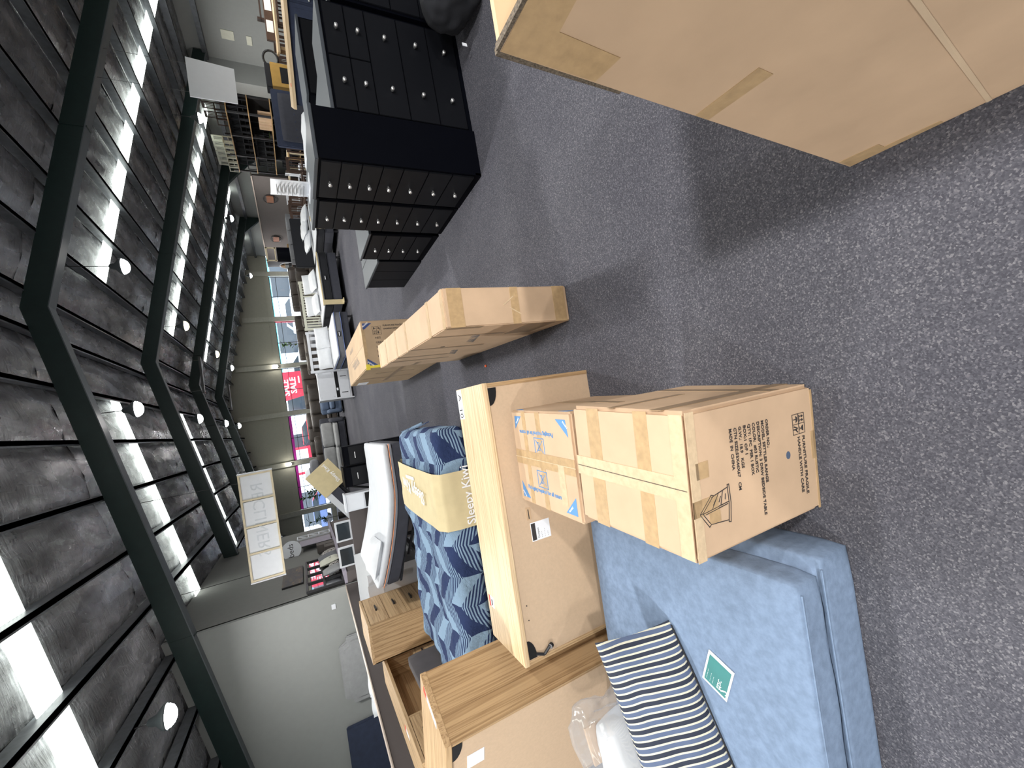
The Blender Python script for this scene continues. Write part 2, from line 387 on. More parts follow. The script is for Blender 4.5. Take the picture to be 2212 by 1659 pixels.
# sagging foil blankets between purlins, one per bay and purlin gap
def foil_mesh(sx, seed):
    def fn(u, v):
        x_ = u*1.0; y_ = v*BAY
        sag = .05*math.sin(math.pi*u)
        wr = .022*noise.noise(Vector((x_*5+seed, y_*1.1, seed)))+.012*noise.noise(Vector((x_*13, y_*2.6+seed, 3)))
        return (sx*x_, y_, -SL*x_-sag+wr)
    return MB().grid(fn, 7, 22).mesh('foil_blanket', 'foil', True)
FM = {(s_, k): foil_mesh(s_, k*9.1+s_) for s_ in (1, -1) for k in range(4)}
cnt = 0
for yf in FR:
    for sx in (1, -1):
        for i, o_ in enumerate(offs[:-1]):
            xx_ = XR+sx*o_
            if (sx > 0 and xx_ > XRW-.4) or (sx < 0 and xx_ < XLW+.9): continue
            cnt += 1
            link('foil_blanket', FM[(sx, cnt*7 % 4)], ceiling, (xx_, yf, roof(xx_, ZS)))
ridge = MB().box(XR-.34, XR+.34, YB, YW, ZS-.10, ZS-.07); ridge.build('ridge_blanket', 'foil', ceiling)
# translucent roof sheets, one run down each slope in each bay
for yf in FR:
    yc = yf+2.85
    for sx in (1, -1):
        for i, o_ in enumerate(offs[:-1]):
            xa = XR+sx*(o_+.04); xb = XR+sx*(o_+.96)
            if o_ < 1.0: continue
            if max(xa, xb) > XRW or min(xa, xb) < XLW: continue
            if sx < 0 and yf > 9 and min(xa, xb) < -3.9: continue
            MB().hexa([(xa, yc-.26, roof(xa, ZS)-.10), (xb, yc-.26, roof(xb, ZS)-.10), (xb, yc+.26, roof(xb, ZS)-.10), (xa, yc+.26, roof(xa, ZS)-.10),
                       (xa, yc-.26, roof(xa, ZS)-.09), (xb, yc-.26, roof(xb, ZS)-.09), (xb, yc+.26, roof(xb, ZS)-.09), (xa, yc+.26, roof(xa, ZS)-.09)]).build('roof_light_sheet', 'roof_light', ceiling)

# walls
wf = MB().prism([(XLW, YW, 2.26), (XRW, YW, 2.26), (XRW, YW, roof(XRW, ZS)), (XR, YW, ZS), (XLW, YW, roof(XLW, ZS))], (0, .2, 0))
wall_far = struct(wf.build('wall_far', 'wall_olive'))
posts = [11.85, 8.55, 5.15, 1.75, -1.75, -5.2, -8.6]
for px in posts:
    bx('pilaster', 'olive_trim', wall_far, px-.16, px+.16, YW-.16, YW, 0, roof(px, ZT)-.02)
MB().box(XLW, XRW, YW-.03, YW, 2.62, 2.66).build('groove_rail', 'wall_olive', wall_far)
MB().box(XLW, XRW, YW, YW+.2, 0, .28).build('sill_wall', 'wall_olive', wall_far)
wn = 0
for a_, b_ in zip(posts[1:], posts[:-1]):
    wn += 1
    w_ = semp('window_%d' % wn)
    x0, x1 = a_+.16, b_-.16; xm = (x0+x1)/2
    fm = MB()
    for xx_ in (x0+.02, x1-.02): fm.box(xx_-.02, xx_+.02, YW+.05, YW+.11, .28, 2.26)
    for zz in (.30, 2.24): fm.box(x0, x1, YW+.05, YW+.11, zz-.02, zz+.02)
    fm.build('window_frame', 'black_metal', w_)
    bx('mullion', 'black_metal', w_, xm-.02, xm+.02, YW+.05, YW+.11, .3, 2.24)
    bx('transom', 'black_metal', w_, x0, x1, YW+.05, YW+.11, 1.83, 1.86)
    for xa, xb in ((x0+.04, xm-.02), (xm+.02, x1-.04)):
        for za, zb in ((.32, 1.83), (1.86, 2.22)):
            bx('pane', 'window_glass', w_, xa, xb, YW+.075, YW+.083, za, zb)
    if wn in (5, 4):
        bx('window_banner', 'sign_magenta', w_, x0+.04, x1-.04, YW+.06, YW+.068, 2.06, 2.22)
wr_ = struct(MB().box(XRW, XRW+.2, YB, YW, 0, roof(XRW, ZS)).build('wall_right', 'wall_light'))
bx('eave_rail', 'purlin_steel', wr_, XRW-.14, XRW, YB, YW, roof(XRW, ZB)-.02, roof(XRW, ZB)+.12)
bx('pier', 'wall_light', wr_, XRW-.75, XRW, 15.95, 16.5, 0, roof(XRW, ZT))
bx('vent_grille', 'cream_lacquer', wr_, XRW-.02, XRW, 14.7, 15.05, 1.95, 2.3)
bx('switch_plate', 'cream_lacquer', wr_, XRW-.02, XRW, 14.75, 15.1, 1.45, 1.6)
wb = struct(MB().box(XRW-.8, XRW-.72, 21.7, YW, 0, 2.15).build('wall_brown', 'wall_brown'))
bx('wall_cap', 'ledge_beige', wb, XRW-.84, XRW-.66, 21.7, YW, 2.15, 2.2)
struct(MB().box(XLW, XRW, YB-.2, YB, 0, 5.9).build('wall_back', 'wall_light'))
struct(MB().box(XLW-.2, XLW, YB, YW, 0, roof(XLW, ZS)).build('wall_left_outer', 'wall_light'))
XC, YC = -3.24, 9.86
struct(MB().prism([(XLW, YC, 0), (XC, YC, 0), (XC, YC, roof(XC, ZS-.05)), (XLW, YC, roof(XLW, ZS-.05))], (0, .15, 0)).build('wall_left_front', 'wall_light'))
wl = struct(MB().prism([(XC, YC+.1, 0), (XC, 16.6, 0), (XC, 16.6, roof(XC, ZS-.05)), (XC, YC+.1, roof(XC, ZS-.05))], (-.15, 0, 0)).build('wall_left_side', 'wall_dark'))
bx('wall_ledge', 'lavender', wl, XC, XC+.28, YC+.12, 15.9, 1.14, 1.2)
bx('wall_dado', 'wall_taupe', wl, XC, XC+.24, YC+.12, 15.9, 0, 1.14)
# low partition between the aisle and the bed bay
a0 = Vector((-3.22, 9.84, 0)); a1 = Vector((-4.02, 3.2, 0)); n_ = Vector((-.12, .012, 0))
lowp = struct(MB().prism([a0, a1, a1+n_, a0+n_], (0, 0, 1.19)).build('wall_low', 'wall_taupe'))
MB().prism([a0+Vector((.015, 0, 1.19)), a1+Vector((.015, 0, 1.19)), a1+n_+Vector((-.015, 0, 1.19)), a0+n_+Vector((-.015, 0, 1.19))], (0, 0, .014)).build('wall_cap', 'ledge_beige', lowp)
struct(MB().box(-3.0, -1.32, 7.95, 8.05, 0, 1.07).build('wall_cross_low', 'wall_taupe'))
bx('light_switch', 'white_lacquer', bpy.data.objects['wall_left_front'], -3.62, -3.52, YC-.012, YC, 1.44, 1.52)

# ------------------------------------------------------------------ high-bay lamps
def lamp(x, y, z, warm=False, watts=LAMP_W, lab='', grp=None):
    t = thing('high_bay_lamp', lab, 'lamp', (x, y, z), 0, grp)
    MB().lathe([(.02, .22), (.05, .2), (.07, .12), (.16, .04), (.17, 0), (.155, 0)], 18).build('housing', 'flange_steel', t, True)
    MB().lathe([(.15, .01), (.145, -.03), (.11, -.075), (.06, -.10), (.001, -.11)], 18).build('diffuser', 'lamp_warm' if warm else 'lamp_glow', t, True)
    MB().cyl((0, 0, .2), (0, 0, roof(x, ZT)+.1-z), .008, n=6).build('drop_rod', 'black_metal', t)
    ld = bpy.data.lights.new('lamp_light', 'AREA'); ld.shape = 'DISK'; ld.size = .3; ld.energy = watts
    ld.color = (1, .93, .82) if warm else (1, .985, .965); ld.spread = math.radians(165)
    lo = bpy.data.objects.new('lamp_light', ld); COL.objects.link(lo); lo.parent = t; lo.location = (0, 0, -.125)
LN = {1: 'open carpet aisle', 4: 'slatted beds', 10: 'racks and dining chairs', -4: 'bed bay partition', -3: 'bed bay partition'}
G1 = 'round high bay lamps hung in rows under the roof'
for x_, y_ in ((1.05, 10.6), (1.08, 16.3), (1.08, 21.6), (1.08, 25.9), (4.0, 10.85), (4.16, 26.1), (10.35, 15.1), (10.35, 21.9), (10.5, 30.0), (1.05, 5.0), (4.0, 5.0), (1.05, -.8), (4.0, -.8), (10.3, 9.2), (10.3, 3.4), (-3.5, 1.9), (-3.5, -3.4), (1.05, -4.6), (4.0, -4.6)):
    z_ = min(4.4, roof(x_, ZB)-.25)
    lamp(x_, y_, z_, watts=LAMP_W*(3.4 if y_ < -3 else 1.2 if y_ < 2 else 1), lab='round white high bay lamp in the row above the '+LN[round(x_)], grp=G1+' above the '+LN[round(x_)])
lamp(-3.47, 7.7, 3.72, lab='white high bay lamp near the grey partition wall', watts=LAMP_W)
for x_, y_ in ((4.0, 16.0), (4.1, 21.6)):
    lamp(x_, y_, 4.4, True, lab='warm yellow high bay lamp below the roof ridge', grp='warm yellow lamps')
for x_, lab in ((5.15, 'small white wall spot above the sale window'), (-1.75, 'small white wall spot on the next far pilaster')):
    t = thing('wall_spot', lab, 'lamp', (x_, YW-.2, 2.45)); MB().cyl((0, 0, 0), (0, -.1, .03), .05, .07, 12).build('housing', 'white_lacquer', t); MB().cyl((0, -.1, .03), (0, -.106, .032), .06, n=12).build('diffuser', 'lamp_glow', t)
    bx('bracket', 'white_lacquer', t, -.02, .02, 0, .05, -.02, .02)
    ld = bpy.data.lights.new('spot_light', 'POINT'); ld.energy = 14; ld.shadow_soft_size = .06; ld.color = (1, .96, .88)
    lo = bpy.data.objects.new('spot_light', ld); COL.objects.link(lo); lo.parent = t; lo.location = (0, -.2, .1)
# linear pendant rails near the ridge
for k, (y_, x_) in enumerate(((16.6, 2.5), (22.5, 2.3))):
    t = thing('linear_pendant', ('nearer' if k == 0 else 'farther')+' black linear pendant lamp hung beside the roof ridge', 'lamp', (x_, y_, 4.2))
    MB().box(-.6, .6, -.06, .06, 0, .06).build('housing', 'black_metal', t)
    MB().box(-.55, .55, -.045, .045, -.008, 0).build('diffuser', 'white_lacquer', t)
    for s_ in (-.5, .5): MB().cyl((s_, 0, .06), (s_, 0, 1.1), .004, n=5).build('wire', 'black_metal', t)

# ------------------------------------------------------------------ cartons
class Carton:
    def __init__(s, label, w, d, h, loc, rz, mat='cardboard', bev=.008, name='carton', group=None):
        s.w, s.d, s.h = w, d, h
        s.t = thing(name, label, 'carton', loc, rz, group)
        s.body = bx('box_body', mat, s.t, -w/2, w/2, -d/2, d/2, 0, h, bev, 2)
    def fp(s, face, u, v, e=.0012):
        w, d, h = s.w/2, s.d/2, s.h
        if face == 'S': return (-w+u, -d-e, v)
        if face == 'E': return (w+e, -d+u, v)
        if face == 'N': return (w-u, d+e, v)
        if face == 'W': return (-w-e, d-u, v)
        return (-w+u, -d+v, h+e)
    AX = {'S': ((1, 0, 0), (0, 0, 1)), 'E': ((0, 1, 0), (0, 0, 1)), 'N': ((-1, 0, 0), (0, 0, 1)), 'W': ((0, -1, 0), (0, 0, 1)), 'T': ((1, 0, 0), (0, 1, 0))}
    def poly(s, face, pts, mat, name, e=.0012):
        P = [Vector(s.fp(face, u, v, e)) for u, v in pts]; I = [Vector(s.fp(face, u, v, e-.0018)) for u, v in pts]
        n = len(pts)
        return MB().add(P+I, [tuple(range(n))]+[(i, (i+1) % n, n+(i+1) % n, n+i) for i in range(n)]).build(name, mat, s.t)
    def tape(s, face, u0, u1, v0, v1, mat='packing_tape', e=.0012, name='packing_tape'):
        return s.poly(face, [(u0, v0), (u1, v0), (u1, v1), (u0, v1)], mat, name, e)
    def line(s, face, p, q, wd, mat, name, e=.0014):
        p = Vector((*p, 0)); q = Vector((*q, 0)); d = (q-p).normalized(); n = Vector((-d.y, d.x, 0))*wd/2
        return s.poly(face, [(p-n)[:2], (q-n)[:2], (q+n)[:2], (p+n)[:2]], mat, name, e)
    def text(s, face, body, u, v, size, mat='ink_black', flip=False, rot=0, align='LEFT', bold=.0006, spacing=1.0, name='printed_text'):
        a, b = s.AX[face]; a = Vector(a); b = Vector(b)
        if flip: a, b = -a, -b
        if rot: a, b = a*math.cos(rot)+b*math.sin(rot), b*math.cos(rot)-a*math.sin(rot)
        return text(body, size, s.fp(face, u, v, .0012), a, b, s.t, mat, name, align, bold=bold, spacing=spacing)
    def multi(s, face, segs, wd, mat, name):
        mb = MB()
        for p, q in segs:
            p = Vector((*p, 0)); q = Vector((*q, 0)); d = (q-p).normalized(); n = Vector((-d.y, d.x, 0))*wd/2; d = d*wd*.4
            c = [p-n-d, q-n+d, q+n+d, p+n-d]
            P = [Vector(s.fp(face, k.x, k.y, .0014)) for k in c]; I = [Vector(s.fp(face, k.x, k.y, -.0006)) for k in c]
            mb.add(P+I, [(0, 1, 2, 3)]+[(i, (i+1) % 4, 4+(i+1) % 4, 4+i) for i in range(4)])
        return mb.build(name, mat, s.t)
    def glyphs(s, face, u, v, k, mat, flip=False):
        """four handling symbols in a 2x2 framed grid, lower-left at (u,v), cell k"""
        f = (lambda a, b: (u+2*k-a, v+2*k-b)) if flip else (lambda a, b: (u+a, v+b))
        sg = []
        for i in range(3): sg += [(f(i*k, 0), f(i*k, 2*k)), (f(0, i*k), f(2*k, i*k))]
        s.multi(face, sg, k*.05, mat, 'symbol_frame')
        s.multi(face, [(f(.3*k, 1.2*k), f(.3*k, 1.75*k)), (f(.2*k, 1.6*k), f(.3*k, 1.78*k)), (f(.4*k, 1.6*k), f(.3*k, 1.78*k)), (f(.68*k, 1.2*k), f(.68*k, 1.75*k)), (f(.58*k, 1.6*k), f(.68*k, 1.78*k)), (f(.78*k, 1.6*k), f(.68*k, 1.78*k)), (f(.15*k, 1.15*k), f(.85*k, 1.15*k))], k*.07, mat, 'up_arrows_symbol')
        P = [f(1.2*k, 1.75*k), f(1.3*k, 1.5*k), f(1.45*k, 1.45*k), f(1.46*k, 1.2*k), f(1.3*k, 1.15*k), f(1.7*k, 1.15*k), f(1.54*k, 1.2*k), f(1.55*k, 1.45*k), f(1.7*k, 1.5*k), f(1.8*k, 1.75*k)]
        s.poly(face, P, mat, 'glass_symbol')
        Q = [f(.15*k, .55*k), f(.3*k, .8*k), f(.5*k, .86*k), f(.7*k, .8*k), f(.85*k, .55*k), f(.54*k, .6*k), f(.54*k, .15*k), f(.47*k, .15*k), f(.47*k, .6*k)]
        s.poly(face, Q, mat, 'umbrella_symbol')
        s.multi(face, [(f(1.2*k, .2*k), f(1.4*k, .75*k)), (f(1.4*k, .75*k), f(1.6*k, .5*k)), (f(1.6*k, .5*k), f(1.8*k, .78*k)), (f(1.5*k, .5*k), f(1.5*k, .15*k))], k*.11, mat, 'hands_symbol')

# --- bedside carton, standing upside down
a = -.0975555; P0 = Vector((-.1069, .8651, 0)); U_ = Vector((math.cos(a), math.sin(a), 0)); V_ = Vector((-math.sin(a), math.cos(a), 0))
c1_ = Carton('taped upside-down carton printed with order details and a drawing of drawers', .46, .55, .67, P0-U_*.23+V_*.275, a, 'cardboard', .014)
lines = ['ORDER NO.:', 'MODEL: SETTLER RANGE', 'DESCRIPTION: 3 DRW BEDSIDE TABLE', 'COLOR:  #53 RUSTIC', 'QTY: 1PC  PER 1 BOX', 'BOX:1 OF 1', 'G.W.:  18.9   KGS', 'CTN SIZE:55X46X67   CM', 'MADE  IN  CHINA']
widths = [.096, .208, .312, .165, .168, .095, .135, .20, .131]
for i, (ln, wd) in enumerate(zip(lines, widths)):
    o = c1_.text('S', ln, .376, .288+i*.0235, .0185, 'ink_black', flip=True, bold=.0003)
    k = wd/max(1e-4, max(v.co.x for v in o.data.vertices))
    for v in o.data.vertices: v.co.x *= k
for ln, u_, v_, wd in (('FURNITURE FRAGILE', .285, .0835, .211), ('HANDLE WITH CARE', .285, .112, .20)):
    o = c1_.text('S', ln, u_, v_, .021, 'ink_black', flip=True, bold=.0003)
    k = wd/max(v.co.x for v in o.data.vertices)
    for v in o.data.vertices: v.co.x *= k
c1_.glyphs('S', .294, .063, .0355, 'ink_black', True)
# the printed drawing of a three-drawer bedside table (upside down)
A_, B_, C_, D_, E_, F_ = (.206, .506), (.105, .497), (.095, .507), (.146, .640), (.10, .603), (.212, .585)
sg = [((.208, .500), (.150, .497)), ((.150, .497), (.090, .505)), ((.208, .508), (.150, .506)), ((.150, .506), (.092, .514)), ((.208, .5), (.208, .508)), ((.09, .505), (.092, .514)),
      ((.200, .508), (.186, .585)), ((.155, .507), (.146, .628)), ((.098, .514), (.106, .596)), ((.190, .575), (.148, .628)), ((.193, .585), (.148, .640)), ((.190, .575), (.193, .585)),
      ((.146, .628), (.106, .596)), ((.146, .640), (.100, .604)), ((.1, .604), (.106, .596)), ((.148, .628), (.148, .64)), ((.195, .532), (.152, .545)), ((.191, .553), (.150, .585)), ((.149, .512), (.141, .616)),
      ((.182, .520), (.166, .523)), ((.180, .543), (.164, .552)), ((.176, .566), (.161, .580))]
c1_.multi('S', sg, .0022, 'ink_black', 'printed_drawing')
P = [(.232+.0135*math.cos(t*math.pi/8), .175+.012*math.sin(t*math.pi/8)) for t in range(16)]
c1_.poly('S', P, 'steel_blue_fabric', 'hand_hole')
for v0, v1 in ((.385, .455), (.145, .205)): c1_.tape('T', .005, .455, v0, v1)
c1_.tape('T', .185, .26, .01, .545, 'clear_tape', .0018)
c1_.tape('T', .01, .45, .005, .055, 'clear_tape', .002)
c1_.line('T', (.222, .01), (.222, .545), .003, 'corrugated', 'flap_seam', .0024)
c1_.tape('S', .005, .455, .628, .665, 'clear_tape'); c1_.tape('S', .25, .30, .585, .64); c1_.tape('S', .14, .19, .555, .665); c1_.tape('S', .105, .14, .55, .60)
c1_.tape('S', .19, .29, .004, .03); c1_.tape('S', .005, .44, .002, .014)
c1_.tape('E', .02, .53, .16, .215, 'tape_dark'); c1_.tape('E', .08, .13, .0, .67, 'tape_dark'); c1_.tape('E', .30, .33, .3, .67, 'tape_dark'); c1_.tape('E', .4, .53, .52, .56, 'tape_dark')

# --- carton with blue corner triangles
c2 = Carton('carton with light blue corner triangles and blue returns printing on top', .505, .57, .60, (-.315, 1.835, 0), -.07, 'cardboard', .010)
for pts in ([(.46, .03), (.475, .135), (.39, .04)], [(.035, .06), (.055, .05), (.045, .17)], [(.46, .47), (.47, .54), (.385, .545)], [(.03, .45), (.10, .53), (.03, .535)]):
    pass
TW, TD = .505, .57
c2.poly('T', [(TW-.035, .045), (TW-.115, .035), (TW-.035, .125)][::1], 'ink_blue', 'corner_triangle')
c2.poly('T', [(TW-.03, TD-.04), (TW-.10, TD-.035), (TW-.03, TD-.11)], 'ink_blue', 'corner_triangle')
c2.poly('T', [(.03, .035), (.115, .035), (.03, .125)], 'ink_blue', 'corner_triangle')
c2.poly('T', [(.03, TD-.035), (.115, TD-.035), (.03, TD-.11)], 'ink_blue', 'corner_triangle')
for u_, v_, r_ in ((TW-.062, .052, -2.3), (TW-.058, TD-.07, -.85), (.05, .08, -.85), (.05, TD-.055, .8)):
    c2.text('T', 'FRAGILE', u_, v_, .012, 'ink_white', rot=r_, align='CENTER', bold=.0002)
o = c2.text('T', 'Packaging required for all returns', .40, .16, .030, 'ink_blue', rot=math.pi/2, bold=.0006)
k = .33/max(v.co.x for v in o.data.vertices)
for v in o.data.vertices: v.co.x *= k
o = c2.text('T', 'Packaging required for all returns', .085, .47, .030, 'ink_blue', rot=-math.pi/2, bold=.0006)
for v in o.data.vertices: v.co.x *= k
for uc, vc in ((.325, .30), (.155, .31)):
    q = [(uc-.042, vc-.045), (uc+.042, vc-.045), (uc+.042, vc+.045), (uc-.042, vc+.045)]
    c2.multi('T', [(q[i], q[(i+1) % 4]) for i in range(4)], .004, 'ink_blue', 'symbol_frame')
    c2.multi('T', [((uc-.03, vc-.032), (uc+.03, vc+.032)), ((uc-.03, vc+.032), (uc+.03, vc-.032)), ((uc-.02, vc-.006), (uc+.02, vc-.006)), ((uc-.02, vc+.008), (uc+.02, vc+.008)), ((uc-.02, vc+.0), (uc-.02, vc+.02)), ((uc+.02, vc), (uc+.02, vc+.02))], .0035, 'ink_blue', 'crossed_symbol')
c2.tape('T', .01, .50, .415, .45); c2.tape('T', .005, .5, .27, .31); c2.tape('T', .215, .29, .01, .56, 'packing_tape', .0017); c2.tape('T', .06, .25, .10, .15, 'clear_tape', .0021)
c2.line('T', (.252, .005), (.252, .565), .004, 'clear_tape', 'flap_seam', .0026)
c2.tape('E', .02, .55, .25, .31, 'tape_dark'); c2.poly('E', [(.04, .55), (.12, .58), (.04, .585)], 'ink_blue', 'corner_triangle'); c2.poly('E', [(.53, .55), (.45, .58), (.53, .585)], 'ink_blue', 'corner_triangle')

# --- tall flat carton standing on edge
c3 = Carton('tall flat carton standing on its long edge beside the black chests', .228, 2.13, .85, (.627, 3.285, 0), -.039, 'cardboard', .006)
for v0 in (.30, .92, 1.28, 1.72): c3.tape('T', .0, .228, v0, v0+.05)
c3.tape('T', 0, .228, .012, .06); c3.tape('T', 0, .228, 2.05, 2.1)
for z0 in (.735, .365, .02): c3.tape('S', 0, .228, z0, z0+(.09 if z0 != .365 else .055))
c3.multi('S', [((.12, .47), (.17, .40)), ((.06, .36), (.10, .43))], .006, 'clear_tape', 'tape_scuff')
for u0, u1, v0, v1 in ((.0, .06, .62, .84), (.30, .34, .33, .85), (.85, .9, .25, .85), (1.3, 1.36, .4, .85), (1.6, 1.66, .3, .85), (1.85, 2.1, .5, .55)):
    c3.tape('W', 2.13-u1-.0, 2.13-u0, v0, v1, 'tape_dark')
c3.tape('W', 1.75, 2.1, .10, .30, 'tape_dark'); 
for u_, v_, n_l in ((1.45, .42, 6), (.75, .32, 5)):
    c3.multi('W', [((u_+i*.06, v_+.015*i), (u_+.05+i*.06, v_+.05+.015*i)) for i in range(n_l)]+[((u_+.04+i*.06, v_+.06+.015*i), (u_+.03+i*.06, v_+.01+.015*i)) for i in range(n_l)], .012, 'ink_grey', 'handwriting')
c3.poly('W', [(1.30, .60), (1.33, .60), (1.33, .63), (1.30, .63)], 'ink_black', 'hand_hole')

# --- carton with furniture printing behind it
c4 = Carton('brown carton with dark blue fragile corner triangles and black order printing', .56, 1.76, .88, (.925, 5.91, 0), .012, 'cardboard_brown', .008)
w4 = .56
c4.poly('S', [(w4-.03, .86), (w4-.115, .86), (w4-.03, .755)], 'ink_navy', 'corner_triangle'); c4.poly('S', [(.03, .86), (.115, .86), (.03, .745)], 'ink_navy', 'corner_triangle')
c4.text('S', 'FRAGILE', w4-.052, .825, .022, 'ink_white', rot=-.9, align='CENTER'); c4.text('S', 'FRAGILE', .055, .82, .022, 'ink_white', rot=.9, align='CENTER')
c4.glyphs('S', w4-.17, .655, .05, 'ink_black')
t_ = c4.text('S', 'FURNITURE FRAGILE', w4-.075, .63, .026, 'ink_black', rot=-math.pi/2); t_ = c4.text('S', 'HANDLE WITH CARE', w4-.115, .63, .026, 'ink_black', rot=-math.pi/2)
for i, ln in enumerate(('NSG', 'ORDER NO.:', 'MODEL:SC', 'TOTAL', 'PA')):
    c4.text('S', ln, w4-.22-i*.055, .735-.0*i, .032, 'ink_black', rot=-math.pi/2)
c4.tape('S', .10, .46, .845, .878); c4.tape('S', .0, .03, .35, .87, 'yellow_plastic', .0016)
bx('yellow_strap', 'yellow_plastic', c4.t, -.30, -.235, -.884, -.872, .84, .884)
c4.line('T', (.28, .01), (.28, 1.75), .006, 'tape_dark', 'flap_seam')
for u_, v_, n_l in ((.42, .95, 4), (.17, .50, 7), (.22, .62, 7)):
    sg = []; rr = random.Random(int(u_*100))
    for i in range(n_l):
        a_ = v_+i*.085; sg += [((u_-.03, a_), (u_+.03*rr.random(), a_+.03)), ((u_+.02, a_+.01), (u_-.02, a_+.055))]
    c4.multi('T', sg, .008, 'ink_grey', 'handwriting')
c4.tape('W', .30, 1.70, .40, .46, 'tape_dark'); c4.tape('W', .05, .35, .66, .80, 'white_paper'); c4.tape('W', .7, .75, .1, .8, 'tape_dark'); c4.tape('W', 1.2, 1.25, .2, .7, 'tape_dark')
c4.t.location.z = 0

# --- large open carton right beside the viewpoint
big = thing('open_carton', 'very large open-topped carton with brown tape at its torn corner', 'carton', (.569, .628, 0), -.02)
BW, BD, BH, LEAN, TH = 1.25, 1.5, 1.245, .072, .012
def wall_piece(p, q, inner):
    pass
def lean(x, y, z): return (x+LEAN*z/BH, y, z)
MB().hexa([lean(0, -BD, 0), lean(TH, -BD, 0), lean(TH, 0, 0), lean(0, 0, 0), lean(0, -BD, BH+.01), lean(TH, -BD, BH+.01), lean(TH, 0, BH), lean(0, 0, BH)]).build('side_panel', 'cardboard', big)
MB().hexa([lean(TH, -TH, 0), lean(BW, -TH, 0), lean(BW, 0, 0), lean(TH, 0, 0), lean(TH, -TH, BH), lean(BW, -TH, BH+.01), lean(BW, 0, BH+.01), lean(TH, 0, BH)]).build('end_panel', 'cardboard_inner', big)
MB().hexa([lean(BW-TH, -BD, 0), lean(BW, -BD, 0), lean(BW, 0, 0), lean(BW-TH, 0, 0), lean(BW-TH, -BD, BH), lean(BW, -BD, BH), lean(BW, 0, BH), lean(BW-TH, 0, BH)]).build('side_panel', 'cardboard', big)
MB().hexa([lean(0, -BD, 0), lean(BW, -BD, 0), lean(BW, -BD+TH, 0), lean(0, -BD+TH, 0), lean(0, -BD, BH), lean(BW, -BD, BH), lean(BW, -BD+TH, BH), lean(0, -BD+TH, BH)]).build('end_panel', 'cardboard', big)
bx('bottom_panel', 'cardboard', big, .0, BW, -BD, 0, 0, .01)
bx('inner_divider', 'cardboard_pale', big, .32, 1.15, -.36, -.02, .02, 1.16)
def bp(y, z, e=.0015): return (LEAN*z/BH-e, y, z)
def bpoly(pts, mat, name, e=.0015):
    P = [Vector(bp(y_, z_, e)) for y_, z_ in pts]; I = [Vector(bp(y_, z_, -.002)) for y_, z_ in pts]; n = len(pts)
    return MB().add(P+I, [tuple(range(n))]+[(i, (i+1) % n, n+(i+1) % n, n+i) for i in range(n)]).build(name, mat, big)
bpoly([(-.002, BH-.005), (-.17, BH-.002), (-.17, BH-.075), (-.075, BH-.085), (-.07, BH-.23), (-.004, BH-.22)], 'packing_tape', 'packing_tape')
bpoly([(-.17, BH-.0), (-.32, BH), (-.32, BH-.075), (-.17, BH-.075)], 'packing_tape', 'packing_tape')
bpoly([(-.002, .72), (-.155, .715), (-.155, .665), (-.002, .675)], 'packing_tape', 'packing_tape')
bpoly([(-.004, .075), (-.10, .065), (-.10, .03), (-.22, .022), (-.22, .004), (-.004, .004)], 'packing_tape', 'packing_tape')
# crease across the panel and the bottom-edge stiffening fold
cr = MB(); cr.add([bp(-.30, .0, .001), bp(-.36, .62, .004), bp(-.37, .62, .001), bp(-.31, 0, .001)], [(0, 1, 2, 3)]); cr.build('crease', 'cardboard_pale', big)
# raw corrugated edges along the top rim and the torn corner
MB().hexa([lean(-.001, -BD, BH+.0), lean(TH, -BD, BH+.0), lean(TH, 0, BH-.003), lean(-.001, 0, BH-.003), lean(-.001, -BD, BH+.012), lean(TH, -BD, BH+.012), lean(TH, 0, BH+.004), lean(-.001, 0, BH+.004)]).build('corrugated_edge', 'corrugated', big)
MB().hexa([(LEAN*.76, .0, .95), (LEAN*.76+.014, .0, .95), (LEAN*.76+.014, .008, .95), (LEAN*.76, .008, .95), (LEAN, 0, BH), (LEAN+.014, 0, BH), (LEAN+.014, .012, BH), (LEAN, .012, BH)]).build('corrugated_edge', 'corrugated', big)
MB().hexa([(.02, 0, .0), (.10, 0, 0), (.10, .012, 0), (.02, .016, 0), (.02, .0, .085), (.10, 0, .085), (.10, .01, .085), (.02, .016, .085)]).build('torn_flap', 'cardboard_pale', big)

# ------------------------------------------------------------------ folding sofa in blue velour with what lies on it
sofa = thing('folding_sofa', 'blue velour folding sofa bed with a low stepped seat', 'sofa', (-.676, .838, 0), -.035)
soft('base', 'blue_velour', sofa, -1.75, 0, 0, 1.08, 0, .195, .022, .004, 4, 12)
soft('seat_cushion', 'blue_velour', sofa, -1.75, -.045, .004, 1.08, .19, .335, .028, .006, 4, 14, 3)
MB().tube([(-1.73, -.003, .20), (-.03, -.003, .20)], .0035, 6).build('piping', 'blue_velour', sofa)
MB().tube([(-1.7, .006, .312), (-.08, .006, .312)], .004, 6).build('piping', 'blue_velour', sofa)
# striped cushion leaning back
cu = tag(link('cushion', pillow_mesh('cushion', 'striped_cloth', .62, .365, .13, .012, 3, 22)), 'navy, blue and cream striped cushion leaning on the blue sofa', 'cushion')
B0 = Vector((-1.045, 1.405, .335)); bd = Vector((-.915, -.40, 0)).normalized(); up_ = Vector((-.12, .24, .27)).normalized()
up_ = (up_-bd*up_.dot(bd)).normalized(); nn = (-bd).cross(up_)
xd = -bd
mm = Matrix((xd, up_, xd.cross(up_))).transposed().to_4x4(); mm.translation = B0+bd*.31+up_*.17+Vector((0, .03, 0))+xd.cross(up_)*.0
cu.matrix_world = mm
zp = MB().tube([(-.29, -.172, .012), (-.1, -.178, .014), (.1, -.178, .014), (.29, -.172, .012)], .004, 6).build('zip', 'black_plastic', cu)
tg = thing('swing_tag', 'white and green printed swing tag lying by the striped cushion', 'tag', (-1.175, 1.215, .3385), 0)
